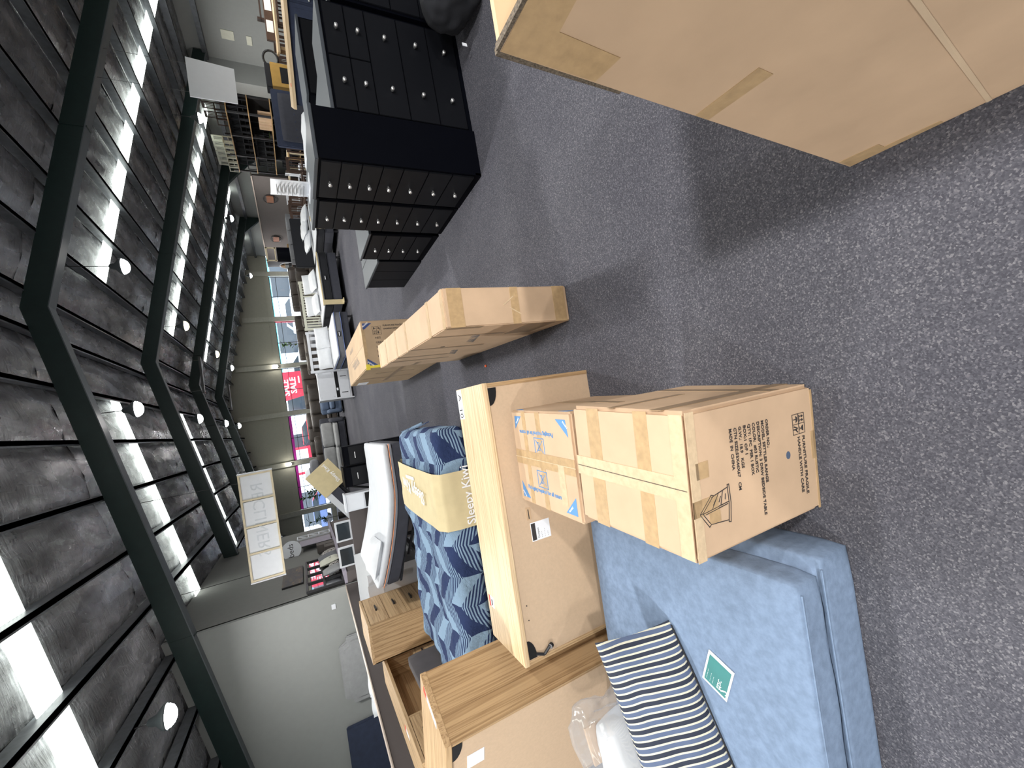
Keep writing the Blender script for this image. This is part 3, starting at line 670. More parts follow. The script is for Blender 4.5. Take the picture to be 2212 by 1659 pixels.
MB().box(-.055, .055, -.075, .075, 0, .0015).build('card', 'white_paper', tg); MB().box(-.047, .047, -.06, .066, .0013, .002).build('green_panel', 'card_teal', tg)
for i, (ln, sz) in enumerate((('- - - - - -', .014), ('- - - - - - -', .010), ('- - - - -', .012), ('PTSC', .020), ('S', .05))):
    text(ln, sz, (.035-[0, .014, .026, .055, .086][i], .055, .0022), (0, -1, 0), (1, 0, 0), tg, 'ink_white', 'printed_text')
text_rot = -.45; tg.rotation_euler = (0.0, 0.0, 1.16)
lb = bx('label_strip', 'white_fabric', cu, .05, .09, -.205, -.165, -.004, .004)
# plastic-wrapped parcel and the dark bolster behind the cushion
pw = thing('wrapped_parcel', 'white parcel in a crumpled clear plastic bag behind the striped cushion', 'parcel', (-1.72, 1.66, .337), .3)
soft('parcel', 'white_fabric', pw, -.24, .19, -.10, .10, .0, .27, .05, .03, 6, 8, 2)
bx('kraft_sheet', 'cardboard', pw, .02, .17, .085, .10, .20, .30)
def film(p):
    k = noise.noise(p*9)*.022+noise.noise(p*21)*.012
    return (p.x+k, p.y+k*.8, p.z+abs(k)*.8)
soft('plastic_bag', 'plastic_film', pw, -.30, .27, -.16, .17, .0, .36, .10, .02, 8, 14, 5, film)
bo = tag(soft('bolster', 'black_fabric', None, -2.05, -1.56, 1.34, 1.49, .337, .485, .075, 0, 3, 8), 'dark grey rounded bolster between the parcel and the striped cushion', 'bolster')

# ------------------------------------------------------------------ oak cabinets
def quarter_hole(parent, x, y, z, sx, r=.085, dx=1, name='cable_cutout'):
    pts = [(x, y, z), (x+sx*r, y, z)]+[(x+sx*r*math.cos(t*math.pi/12), y, z-r*.5*math.sin(t*math.pi/12)) for t in range(1, 6)]+[(x, y, z-r*.5)]
    return MB().prism(pts, (0, .004, 0)).build(name, 'black_void', parent)
# long sideboard, back panel towards us
sb = thing('oak_sideboard', 'long oak sideboard seen from its bare fibreboard back', 'cabinet', (-.655, 2.152, 0), -.012)
L, D, H = 1.57, .43, .73
bx('top', 'oak_pale', sb, -L/2, L/2, 0, D, H-.03, H, .002)
bx('side_panel', 'oak_z_shaded', sb, L/2-.025, L/2-.002, .003, D-.01, 0, H-.03); bx('side_panel', 'oak_z_shaded', sb, -L/2+.002, -L/2+.025, .003, D-.01, 0, H-.03)
bx('bottom', 'oak_x', sb, -L/2+.025, L/2-.025, .01, D-.02, .06, .08)
bx('back_panel', 'mdf', sb, -L/2+.025, L/2-.025, .006, .012, 0, H-.03)
bx('front', 'oak_x', sb, -L/2+.025, L/2-.025, D-.03, D-.012, .05, H-.035)
quarter_hole(sb, L/2-.03, .0035, H-.033, -1, .10); quarter_hole(sb, -L/2+.03, .0035, H-.033, 1, .10)
MB().tube([(-L/2+.05, .0, .655), (-L/2+.035, -.012, .61), (-L/2+.065, -.012, .57)], .008, 6).build('cable', 'black_plastic', sb)
MB().cyl((-L/2+.065, -.018, .57), (-L/2+.066, -.01, .555), .014, n=10).build('cable_plug', 'black_plastic', sb)
st_ = bx('price_sticker', 'white_paper', sb, L/2-.19, L/2-.005, D-.085, D-.005, H, H+.0012)
text('A', .07, (L/2-.03, D-.03, H+.0014), (-1, 0, 0), (0, -1, 0), sb, 'ink_black', ext=.0003); text('10', .07, (L/2-.115, D-.02, H+.0014), (-1, 0, 0), (0, -1, 0), sb, 'ink_black', ext=.0003)
text('QUAD', .022, (L/2-.11, D-.06, H+.0014), (-1, 0, 0), (0, -1, 0), sb, 'ink_grey', ext=.0003)
bx('sale_sticker', 'white_paper', sb, -L/2+.20, -L/2+.27, D-.10, D-.03, H, H+.0012); bx('sale_sticker', 'red_plastic', sb, -L/2+.20, -L/2+.27, D-.05, D-.03, H+.001, H+.0016)
bx('small_print', 'ink_black', sb, -L/2+.215, -L/2+.25, D-.08, D-.065, H+.001, H+.0015)
tg_ = bx('care_label', 'white_paper', sb, -.145, -.04, .0045, .006, .44, .565)
bx('care_label_band', 'ink_black', sb, -.14, -.045, .004, .0055, .535, .562)
for i in range(4): text(['Compact', '- - - -', '- - - - -', '- - -'][i], .016, (-.135, .0042, .515-i*.02), (1, 0, 0), (0, 0, 1), sb, 'ink_black', ext=.0003)
bx('rating_label', 'mdf_edge', sb, -.02, .05, .0045, .006, .55, .58); bx('small_print', 'ink_black', sb, -.014, .04, .0042, .0047, .562, .568)
for x_ in (-.2, -.12): MB().cyl((x_-.35, .003, .665), (x_-.35, .007, .665), .003, n=8).build('screw', 'black_metal', sb)
# tall chest beside it, turned
th = math.atan2(.17, .41)
tb = thing('oak_tallboy', 'tall oak chest turned so its fibreboard back and grained side show', 'cabinet', (-1.677, 2.246, 0), -th)
Wd, D, H = .96, .445, 1.2
bx('top', 'oak_x', tb, -Wd, 0, 0, D, H-.035, H, .002); bx('side_panel', 'oak_z_shaded', tb, -.025, -.002, .003, D-.003, 0, H-.035); bx('side_panel', 'oak_z_shaded', tb, -Wd+.002, -Wd+.025, .003, D-.003, 0, H-.035)
bx('back_panel', 'mdf', tb, -Wd+.025, -.025, .006, .012, 0, H-.035); bx('front', 'oak_x', tb, -Wd+.025, -.025, D-.02, D-.002, 0, H-.035)
quarter_hole(tb, -.03, .0035, H-.038, -1, .11)
bx('sale_sticker', 'white_paper', tb, -.055, -.015, D-.30, D-.10, H, H+.0012); bx('sale_sticker', 'red_plastic', tb, -.055, -.015, D-.13, D-.07, H+.001, H+.0016)
bx('care_label', 'white_paper', tb, -.26, -.16, .0045, .006, .98, 1.08)
# open-fronted oak unit along the low partition
ou = thing('oak_open_unit', 'open-fronted oak unit with an empty niche and drawers by the low partition', 'cabinet', (-2.82, 3.75, 0), 0)
L, D, H = 2.0, .36, 1.1
bx('top', 'oak_y', ou, -D, 0, 0, L, H-.03, H, .002)
for y_ in (0, .62, L-.025): bx('upright', 'oak_z_shaded', ou, -D+.01, -.004, y_, y_+.025, 0, H-.03)
bx('back_panel', 'oak_y', ou, -D, -D+.012, 0, L, 0, H-.03)
bx('shelf', 'oak_y', ou, -D+.01, -.006, .645, L-.025, .74, .765)
for y0, y1, z0, z1 in ((.03, .615, .60, 1.065), (.03, .615, .12, .59), (.65, 1.3, .42, .735), (1.305, 1.97, .42, .735), (.65, 1.3, .1, .415), (1.305, 1.97, .1, .415)):
    d_ = bx('drawer', 'oak_y', ou, -.02, -.002, y0, y1, z0, z1, .001)
    bx('handle', 'black_metal', d_, -.002, .02, (y0+y1)/2-.06, (y0+y1)/2+.06, z1-.08, z1-.068)
bx('sale_sticker', 'white_paper', ou, -.16, -.12, .55, .70, H, H+.0012); bx('sale_sticker', 'red_plastic', ou, -.16, -.12, .68, .74, H+.001, H+.0016)
# chest of drawers further along
oc = thing('oak_chest', 'oak chest of drawers with black bar handles next to the white tray unit', 'chest', (-2.33, 5.46, 0), .0)
Wd, D, H = .86, .45, 1.23
bx('top', 'oak_y', oc, -D, 0, 0, Wd, H-.03, H, .002); bx('side_panel', 'oak_z_shaded', oc, -D, -.005, 0, .022, 0, H-.03); bx('side_panel', 'oak_z_shaded', oc, -D, -.005, Wd-.022, Wd, 0, H-.03); bx('back_panel', 'mdf', oc, -D, -D+.01, 0, Wd, 0, H-.03)
for i in range(5):
    z1 = H-.035-i*.225
    d_ = bx('drawer', 'oak_y', oc, -.02, -.003, .026, Wd-.026, z1-.22, z1, .002)
    bx('handle', 'black_metal', d_, -.003, .024, Wd/2-.07, Wd/2+.07, z1-.125, z1-.11)
# white tray unit
wt = thing('white_tray_unit', 'whitewashed open-topped unit with a grey tray floor and a price card', 'cabinet', (-2.98, 6.55, 0), 0)
for n, x0, x1, y0, y1, z0, z1, mt in (('side_panel', 0, .03, 0, 1.3, 0, 1.1, 'white_lacquer'), ('side_panel', .86, .89, 0, 1.3, 0, .98, 'white_lacquer'), ('end_panel', .03, .86, 0, .03, 0, 1.06, 'white_lacquer'), ('end_panel', .03, .86, 1.27, 1.3, 0, 1.1, 'white_lacquer'), ('tray_floor', .03, .86, .03, 1.27, .84, .86, 'grey_wash_wood')):
    bx(n, mt, wt, x0, x1, y0, y1, z0, z1)
bx('price_card', 'white_paper', wt, .50, .72, -.006, -.001, .86, 1.07); bx('red_sticker', 'red_plastic', wt, .10, .16, .15, .2, .86, .862)

# ------------------------------------------------------------------ patchwork bed
pb = thing('patchwork_bed', 'bed with a blue patchwork duvet and a sand coloured runner', 'bed', (-.16, 3.42, 0), .0)
BL, BWd = 2.15, 1.43
bx('base', 'charcoal_fabric', pb, -BL, -.03, .03, BWd-.03, .12, .36, .01)
for x_ in (-.10, -BL+.1):
    for y_ in (.1, BWd-.1): MB().cyl((x_, y_, 0), (x_, y_, .13), .03, .035, 10).build('leg', 'black_plastic', pb)
soft('mattress', 'navy_fabric', pb, -BL, -.02, .02, BWd-.02, .34, .56, .06, 0, 3, 8)
def puff(p):
    z = p.z
    if p.z > .5:
        z += .05*noise.noise(Vector((p.x*2.2, p.y*2.2, 1)))+.05*max(0, (-p.x-1.3))*1.0+.022*noise.noise(Vector((p.x*7, p.y*7, 4)))
    sway = .02*noise.noise(Vector((p.x*5, p.y*5, p.z*2)))
    return (p.x+sway, p.y+sway, z)
dv = soft('duvet', 'patchwork', pb, -BL-.05, .05, -.02, BWd+.03, .40, .69, .085, .018, 3.2, 34, 4, puff)
crn = MB().grid(lambda u, v: (.02+.07*u+.015*math.sin(v*9), 1.18+.28*v, .64-.26*u-.03*math.sin(v*7)*u), 8, 8).build('duvet_corner', 'patchwork', pb, True)
soft('headboard', 'taupe_fabric', pb, -BL-.16, -BL-.06, .25, BWd-.25, .12, .98, .05, 0, 3, 8)
# runner
rn = MB()
x0r, x1r = -.80, -.33
path = [(-.05, .30), (-.058, .42), (-.052, .60), (-.03, .685), (.04, .735), (.3, .74), (.7, .745), (1.1, .74), (1.36, .73), (1.46, .68), (1.485, .5)]
def rfn(u, v):
    i = min(len(path)-2, int(v*(len(path)-1))); f = v*(len(path)-1)-i
    y_ = path[i][0]*(1-f)+path[i+1][0]*f; z_ = path[i][1]*(1-f)+path[i+1][1]*f
    sh = .10*(v-.3) if v > .3 else 0
    nz = .010*noise.noise(Vector((u*4, v*9, 2)))
    return (x0r+(x1r-x0r)*u+sh, y_-(nz if v < .3 else 0), z_+(nz if v >= .3 else 0)+.006)
run = rn.grid(rfn, 12, 40).build('bed_runner', 'sand_fabric', pb, True)
text('Sleepy Kiwi', .105, (-.78, -.066, .455), (1, 0, 0), (0, 0, 1), pb, 'ink_white', bold=.001)
text('Sleepy Kiwi', .17, (-.50, .30, .764), (.10, 1, 0), (-1, .10, 0), pb, 'ink_white', bold=.002)
MB().box(-.42, -.39, .62, .95, .757, .7585).build('small_print', 'ink_white', pb)

# ------------------------------------------------------------------ white adjustable bed
ab = thing('adjustable_bed', 'adjustable bed with a white quilted mattress raised at the head', 'bed', (-.27, 5.62, 0), .0)
AL, AWd = 1.74, 1.75
def curve(x): # rise of the head end, x from 0 (foot) to -AL
    t = max(0, -x-.55); return .23*t**1.6
def bend(p): return (p.x-.06*max(0, -p.x-.8)*(p.z-.5), p.y, p.z+curve(p.x))
soft('mattress_top', 'quilt_white', ab, -AL, 0, 0, AWd, .665, .755, .04, .004, 5, 26, 1, bend)
soft('mattress_band', 'grey_stripe', ab, -AL+.005, -.002, .004, AWd-.004, .625, .668, .015, 0, 3, 22, 1, bend)
soft('mattress_base', 'charcoal_fabric', ab, -AL+.005, -.002, .002, AWd-.002, .47, .63, .03, 0, 3, 22, 1, bend)
pip = MB().tube([(bend(Vector((-AL*i/24, -.003, .667)))) for i in range(25)], .005, 6).build('piping', 'orange_piping', ab)
frm = MB()
for y_ in (.06, AWd-.06): frm.box(-AL+.1, -.05, y_-.03, y_+.03, .36, .45)
for x_ in (-.15, -.85, -1.6): frm.box(x_-.03, x_+.03, .06, AWd-.06, .36, .42)
frm.build('steel_frame', 'black_metal', ab)
bx('slat_deck', 'black_fabric', ab, -.75, -.02, .03, AWd-.03, .45, .475)
MB().hexa([(-AL, .03, .45+curve(-AL)-.02), (-.7, .03, .45), (-.7, AWd-.03, .45), (-AL, AWd-.03, .45+curve(-AL)-.02), (-AL, .03, .48+curve(-AL)-.02), (-.7, .03, .475), (-.7, AWd-.03, .475), (-AL, AWd-.03, .48+curve(-AL)-.02)]).build('head_deck', 'black_fabric', ab)
for x_ in (-.15, -1.6):
    for y_ in (.12, AWd-.12): MB().cyl((x_, y_, 0), (x_, y_, .37), .03, n=10).build('leg', 'black_metal', ab)
MB().tube([(-1.0, .2, .40), (-1.5, .2, .58)], .02, 6).build('lift_arm', 'black_metal', ab)
MB().tube([(-1.2, .03, .05), (-1.5, .03, .36)], .015, 6).build('lift_arm', 'black_metal', ab)
for n_i, (px, py, pz, rx) in enumerate(((-1.45, .40, .985, .0),)):
    pl = tag(link('pillow', pillow_mesh('pillow', 'white_fabric', .46, .72, .17, .02, 5)), 'plump white pillow on the raised head of the white adjustable bed', 'pillow')
    pl.location = (-.27+px, 5.62+py, pz); pl.rotation_euler = (0, .32, .1)

# ------------------------------------------------------------------ second adjustable bed, head right up
gb = thing('raised_bed', 'adjustable bed with its head end raised steeply and a sand coloured cover', 'bed', (-.72, 8.12, 0), 0)
sl = math.atan2(-.62, -.90)
def ramp_box(name, mat, s0, s1, t0, t1, y0, y1, par=gb):
    o0 = Vector((.0, 0, 1.66)); d = Vector((-.82, 0, -.575)).normalized(); n = Vector((.575, 0, -.82)).normalized()
    P = [o0+d*s+n*t for s, t in ((s0, t0), (s1, t0), (s1, t1), (s0, t1))]
    return MB().prism([(p.x, y0, p.z) for p in P], (0, y1-y0, 0)).build(name, mat, par)
ramp_box('mattress_top', 'quilt_white', .0, 1.25, 0, .10, 0, 1.5); ramp_box('mattress_base', 'charcoal_fabric', .0, 1.25, .10, .26, 0, 1.5); ramp_box('deck', 'black_fabric', .05, 1.2, .26, .31, .05, 1.45)
bx('mattress_flat', 'quilt_white', gb, -2.0, -.98, 0, 1.5, .68, .80, .02); bx('bed_base', 'black_fabric', gb, -2.0, -.1, .03, 1.47, .12, .45, .02)
for x_ in (-.2, -1.9):
    for y_ in (.1, 1.4): MB().cyl((x_, y_, 0), (x_, y_, .13), .03, n=8).build('leg', 'black_plastic', gb)
MB().tube([(-.45, .1, .45), (-.25, .1, 1.15)], .02, 6).build('lift_arm', 'black_metal', gb)
cv = ramp_box('bed_cover', 'sand_fabric', -.005, .48, -.012, .47, -.012, .02)
d_ = Vector((-.82, 0, -.575)).normalized(); n2 = Vector((.575, 0, -.82)).normalized()
p_ = Vector((0, -.0145, 1.66))+d_*.42+n2*.36
text('Sleepy Kiwi', .085, p_, -d_, -n2, gb, 'ink_white', bold=.001)
soft('pillow_end', 'mid_grey_fabric', gb, .0, .26, .3, .9, 1.40, 1.56, .06, 0, 3, 6)
# black bedside units at its foot
for k, (x0, y0, w_, h_, lab) in enumerate(((-.95, 7.56, .32, 1.10, 'tall black bedside unit beside the white adjustable bed'), (-.60, 7.56, .32, 1.08, 'plain black box unit beside the tall black bedside unit'))):
    t = thing('black_unit', lab, 'cabinet', (x0, y0, 0))
    bx('body', 'black_lacquer', t, 0, w_, 0, .42, 0, h_-.02, .004); bx('top', 'black_lacquer', t, -.005, w_+.005, -.01, .43, h_-.02, h_, .003)
    for i in range(3):
        d__ = bx('drawer', 'black_front', t, .012, w_-.012, -.012, 0, .08+i*.31, .36+i*.31, .002)
        bx('handle', 'silver_knob', d__, w_/2-.05, w_/2+.05, -.024, -.012, .26+i*.31, .272+i*.31)
t = thing('white_bedside', 'small white bedside cabinet at the end of the low taupe partition', 'cabinet', (-1.32, 7.40, 0))
bx('body', 'white_lacquer', t, 0, .27, 0, .26, 0, 1.13, .004); bx('top', 'white_lacquer', t, -.01, .28, -.012, .27, 1.13, 1.155, .003); bx('drawer', 'white_lacquer', t, .015, .255, -.012, 0, .86, 1.10, .003)
bx('shelf_gap', 'black_void', t, .02, .25, -.004, .0, .70, .84)

# ------------------------------------------------------------------ black painted chests
def knob(par, p, d, r=.016):
    d = Vector(d)
    mb = MB().cyl(Vector(p), Vector(p)+d*.018, r*.45, n=10).cyl(Vector(p)+d*.016, Vector(p)+d*.042, r, r*.85, 12)
    return mb.build('knob', 'silver_knob', par, True)
def chest(name, label, cat, loc, rz, w, d, h, rows, group=None, plinth=.09, cols=1, split=(), topo=.012):
    """front faces local -Y; x from 0..w"""
    t = thing(name, label, cat, loc, rz, group)
    bx('body', 'black_lacquer', t, 0, w, 0, d, .0, h-.025)
    bx('top', 'black_top_lit', t, -topo, w+topo, -topo-.008, d+.005, h-.025, h, .004)
    z = h-.045
    for i, rh in enumerate(rows):
        segs = [(.022, w-.022)] if i not in split else [(.022, w/2-.004), (w/2+.004, w-.022)]
        for a_, b_ in segs:
            dr = bx('drawer', 'black_front', t, a_, b_, -.014, .002, z-rh+.008, z, .003)
            if len(segs) == 2 or cols == 1: knob(dr, ((a_+b_)/2, -.014, z-rh/2), (0, -1, 0))
            else:
                for q in (.25, .75): knob(dr, (a_+(b_-a_)*q, -.014, z-rh/2), (0, -1, 0))
        z -= rh
    bx('plinth', 'black_lacquer', t, .0, w, -.004, .02, 0, max(.02, z))
    return t
plain('black_top_lit', (.055, .062, .072), rough=.35, var=.03, vs_=2)  # black tops: the grey of light falling on them is put into the colour
rows7 = [.145, .15, .155, .16, .205, .205, .20]
chest('tallboy_chest', 'tall black seven-drawer chest standing nearest the wide black dresser', 'chest', (1.972, 3.695, 0), -math.pi/2, .565, .40, 1.315, rows7)
chest('tallboy_chest', 'tall black seven-drawer chest with a price sheet standing on it', 'chest', (1.975, 4.295, 0), -math.pi/2, .575, .40, 1.305, rows7)
chest('bedside_chest', 'low black four-drawer chest between the tall chest and blanket box', 'chest', (1.985, 5.10, 0), -math.pi/2, .72, .40, .765, [.15, .155, .17, .18])
chest('dresser', 'wide black dresser with paired silver knobs on five drawer rows', 'dresser', (2.372, 3.16, 0), .035, .93, .42, 1.15, [.16, .155, .255, .25, .25], cols=2, split=(0, 1))
bb = thing('blanket_box', 'low black blanket box with three flat front panels', 'chest', (1.975, 6.17, 0), -math.pi/2)
bx('body', 'black_lacquer', bb, 0, 1.03, .01, .44, .0, .535)
for i in range(3): bx('front_panel', 'black_front', bb, .004+i*.342, .338+i*.342, -.004, .012, .0, .53, .002)
bx('lid', 'black_top_lit', bb, -.02, 1.05, -.02, .27, .535, .56, .004); bx('lid', 'black_top_lit', bb, -.02, 1.05, .276, .45, .535, .56, .004)
# chests standing behind (only tops and sides show)
chest('backing_chest', 'black chest whose grey-lit top shows behind the dresser', 'chest', (2.75, 5.0, 0), -math.pi/2, 1.25, .42, 1.12, [.2, .2, .2, .2, .2])
chest('backing_chest', 'black chest at the far right behind the dresser', 'chest', (3.55, 4.55, 0), 0.03, .9, .5, 1.15, [.2, .2, .2, .2, .2])
chest('side_chest', 'black chest standing close beside the wide dresser', 'chest', (3.345, 3.19, 0), .035, .6, .42, 1.05, [.2, .25, .25, .25])
pf_ = thing('beanbag', 'black fabric beanbag slumped in front of the black chest', 'beanbag', (3.28, 2.80, 0), .2)
soft('bag', 'black_fabric', pf_, -.30, .36, -.26, .22, 0, .42, .2, .05, 5, 14, 6); MB().box(-.33, -.30, .16, .165, .06, .10).build('care_tag', 'white_paper', pf_)
ps = thing('price_sheet', 'white printed price sheet in a stand on a tall black chest', 'sign', (2.15, 3.95, 1.305), 0)
MB().grid(lambda u, v: (-.03+.20*u*.9, -.13+.30*u, .0+.21*v+.0*u), 4, 4)
sh = MB().grid(lambda u, v: (.02-.02*math.sin(u*3), -.125+.25*u, .004+.30*v+.01*u), 8, 4); sh.build('sheet', 'white_paper', ps, True)
sm_ = ps.children[0].modifiers.new('thickness', 'SOLIDIFY'); sm_.thickness = .002
for i in range(8): MB().box(-.005, -.001, -.09, .09-.02*(i % 3), .05+i*.03, .054+i*.03).build('text_line', 'ink_grey', ps)
MB().box(-.04, .10, -.14, .14, 0, .006).build('base_plate', 'white_lacquer', ps)
# paper lying tag and floor scraps
tag(MB().cyl((.385, 3.66, 0), (.385, 3.66, .012), .012, n=10).build('floor_marker', 'orange_plastic'), 'tiny orange disc lying on the carpet by the flat carton', 'disc')

# ------------------------------------------------------------------ beds on the far side of the floor
def pillow_at(mesh, label, loc, rot, group):
    o = tag(link('pillow', mesh), label, 'pillow', group); o.location = loc; o.rotation_euler = rot; return o
PM = pillow_mesh('pillow', 'white_fabric', .65, .42, .16, .015, 8, 10)
def bed(label, x0, y0, w, l, zb, zm, side, base, rz=0, piping=None):
    t = thing('bed', label, 'bed', (x0, y0, 0), rz)
    bx('base', base, t, 0, w, 0, l, .13, zb, .01)
    for a_ in (.1, w-.1):
        for b_ in (.1, l-.1): MB().cyl((a_, b_, 0), (a_, b_, .14), .03, n=8).build('leg', 'black_plastic', t)
    soft('mattress', side, t, 0, w, -.01, l, zb, zm-.02, .03, 0, 3, 6); soft('mattress_top', 'quilt_white', t, .01, w-.01, 0, l-.01, zm-.05, zm, .025, 0, 3, 6)
    pip_ = MB()
    for zz in (zb+.02, zm-.045): pip_.tube([(0, -.012, zz), (w, -.012, zz)], .008, 6).tube([(-.002, 0, zz), (-.002, l, zz)], .008, 6)
    pip_.build('piping', piping or side, t)
    bd_ = MB().cyl((w*.5, -.02, (zb+zm)/2), (w*.5, -.012, (zb+zm)/2), .035, n=16); bd_.box(w*.5-.07, w*.5+.07, -.02, -.012, (zb+zm)/2-.035, (zb+zm)/2+.035).build('badge', 'black_plastic', t)
    MB().box(w*.5-.05, w*.5+.05, -.023, -.019, (zb+zm)/2-.01, (zb+zm)/2+.01).build('badge_print', 'ink_white', t)
    return t
b1 = bed('black-sided bed with a sand coloured edge runner and beige slatted headboard', 3.50, 12.35, 1.56, 2.0, .37, .62, 'black_fabric', 'charcoal_fabric', .10)
for nm, a in (('edge_runner', (.0, 1.56, -.02, .10, .61, .635)), ('edge_runner', (-.012, .13, -.03, -.012, .12, .63)), ('edge_runner', (-.012, .13, -.16, -.012, .10, .125))): bx(nm, 'sand_fabric', b1, *a, bev=.004)
def slat_head(par, x0, x1, y, z0, z1, n, mat, sw):
    h = bx('headboard_rail', mat, par, x0, x1, y-.03, y+.03, z1-.07, z1); bx('headboard_rail', mat, par, x0, x1, y-.02, y+.02, z0, z0+.06)
    for xx_ in (x0, x1): bx('headboard_post', mat, par, xx_-.035, xx_+.035, y-.035, y+.035, 0, z1+.02)
    for i in range(n):
        xc = x0+.06+(x1-x0-.12)*(i+.5)/n; bx('slat', mat, par, xc-sw/2, xc+sw/2, y-.012, y+.012, z0+.06, z1-.07)
slat_head(b1, .0, 1.56, 2.05, .45, 1.10, 16, 'cream_lacquer', .045)
for i, (px, py) in enumerate(((4.05, 14.0), (4.75, 14.02), (4.05, 13.8), (4.78, 13.8))): pillow_at(PM, 'white pillow propped against the beige slatted headboard', (px-.12, py, .82 if i < 2 else .73), (1.15 if i < 2 else .3, 0, .1), 'pillows on the beige slatted bed')
b2 = bed('low bed with blue-piped grey mattress and white slatted headboard', 1.93, 11.75, 1.2, 1.95, .30, .52, 'mid_grey_fabric', 'charcoal_fabric', .04, 'blue_piping')
slat_head(b2, .0, 1.2, 2.05, .45, 1.12, 5, 'white_lacquer', .10)
for i in range(2): pillow_at(PM, 'white pillow stood against the white slatted headboard', (2.2+.62*i, 13.55, .72), (1.1, 0, .04), 'pillows on the white slatted bed')
b3 = bed('dark bed with black headboard, white pillows and a bundled sand cover', 5.45, 12.1, 1.55, 2.0, .36, .60, 'black_fabric', 'charcoal_fabric', .10)
bx('headboard', 'black_fabric', b3, -.05, 1.6, 2.0, 2.1, .1, 1.12, .02)
soft('bundled_cover', 'sand_fabric', b3, .12, .62, -.10, .22, .28, .66, .12, .05, 6, 10, 3)
for i in range(3): pillow_at(PM, 'white pillow lying on the dark bed with the black headboard', (5.75+.42*i, 13.45+.04*i, .73+.05*(i % 2)), (.25, .1, .3), 'pillows on the dark bed')
# white cabinet back behind the brown carton
t = thing('white_cabinet', 'white cabinet with a dark slot and two slim handles behind the brown carton', 'cabinet', (1.0, 13.95, 0), .05)
bx('body', 'white_lacquer', t, 0, .86, 0, .45, .06, .98, .004); bx('side_panel', 'white_lacquer', t, -.03, 0, -.02, .47, 0, 1.0); bx('side_panel', 'white_lacquer', t, .86, .89, -.02, .47, 0, 1.0)
bx('dark_slot', 'black_void', t, .02, .84, -.004, .002, .40, .50); bx('price_tag', 'white_paper', t, .24, .32, -.008, -.004, .43, .48)
d__ = bx('drawer', 'white_lacquer', t, .01, .85, -.012, 0, .10, .39, .003)
for x_ in (.15, .66): bx('handle', 'black_metal', d__, x_, x_+.02, -.024, -.012, .16, .34)
for x_, z_ in ((.06, .93), (.8, .93), (.06, .56), (.8, .56)): MB().cyl((x_, -.003, z_), (x_, .001, z_), .008, n=8).build('screw', 'black_metal', t)
# small blue-grey sofa and grey two-seater
def couch(label, x0, y0, w, d, h, n, mat, cush, rz=0, arms=True, group=None, name='sofa'):
    t = thing(name, label, 'sofa', (x0, y0, 0), rz, group)
    aw = .16 if arms else .02
    soft('base', mat, t, 0, w, .04, d, .07, .32, .03, 0, 3, 5)
    soft('back', mat, t, 0, w, d-.2, d+.06, .3, h, .07, .012, 3, 7, 1)
    if arms:
        for a_ in (0, w-aw): soft('arm', mat, t, a_, a_+aw, 0, d, .07, .60, .07, 0, 3, 5)
    sw = (w-2*aw)/n
    for i in range(n):
        soft('seat_cushion', cush, t, aw+i*sw+.005, aw+(i+1)*sw-.005, -.02, d-.2, .32, .48, .05, .006, 5, 6, i)
        soft('back_cushion', cush, t, aw+i*sw+.01, aw+(i+1)*sw-.01, d-.36, d-.14, .47, h-.02, .08, .01, 4, 6, i+3)
    for a_ in (.08, w-.08):
        for b_ in (.1, d-.08): MB().cyl((a_, b_, 0), (a_, b_, .08), .025, n=8).build('foot', 'black_plastic', t)
    return t
couch('grey two-seat sofa with buttoned light grey cushions facing the beds', -1.75, 17.6, 2.25, .95, .93, 2, 'charcoal_fabric', 'light_grey_fabric', -.08)
couch('small slate blue armchair beside the buttoned grey sofa', .72, 17.55, .85, .9, .80, 1, 'steel_blue_fabric', 'steel_blue_fabric', .0, name='armchair')
couch('charcoal armchair between the slatted beds', 3.05, 15.4, .9, .9, .95, 1, 'mid_grey_fabric', 'mid_grey_fabric', name='armchair')
couch('grey high-backed sofa behind the dark bed', 7.3, 18.6, 2.2, .95, 1.08, 3, 'mid_grey_fabric', 'mid_grey_fabric')
for lab, x_, y_, w_, h_, n_c, mt in (
        ('dark brown leather sofa behind the beige slatted bed', 4.55, 18.4, 2.5, 1.0, 3, 'brown_leather'),
        ('dark brown leather recliner pair behind the white slatted bed', 2.55, 18.9, 1.8, 1.02, 2, 'brown_leather'),
        ('dark brown leather sofa behind the slate blue armchair', .1, 20.2, 2.2, 1.12, 3, 'brown_leather'),
        ('dark brown leather sofa behind the buttoned grey sofa', -2.4, 20.4, 2.3, 1.12, 3, 'brown_leather'),
        ('dark brown leather sofa in the rear row under the teal shop sign', 6.6, 23.6, 2.4, 1.16, 3, 'brown_leather'),
        ('dark brown leather sofa in the rear row beside a leafy plant', 4.0, 23.8, 2.4, 1.16, 3, 'brown_leather'),
        ('brown leather sofa in the rear row under the sale window', 1.4, 24.0, 2.4, 1.22, 3, 'brown_leather'),
        ('brown leather sofa in the rear row below the notice board window', -1.2, 24.2, 2.4, 1.25, 3, 'brown_leather'),
        ('tan timber-framed sofa near the far window posts', 1.9, 27.2, 2.3, 1.15, 3, 'timber')):
    couch(lab, x_, y_, w_, .95, h_, n_c, mt, mt)
couch('tan corner sofa by the end of the brown wall', 9.9, 27.4, 1.6, .9, .95, 2, 'timber', 'timber', -.3)
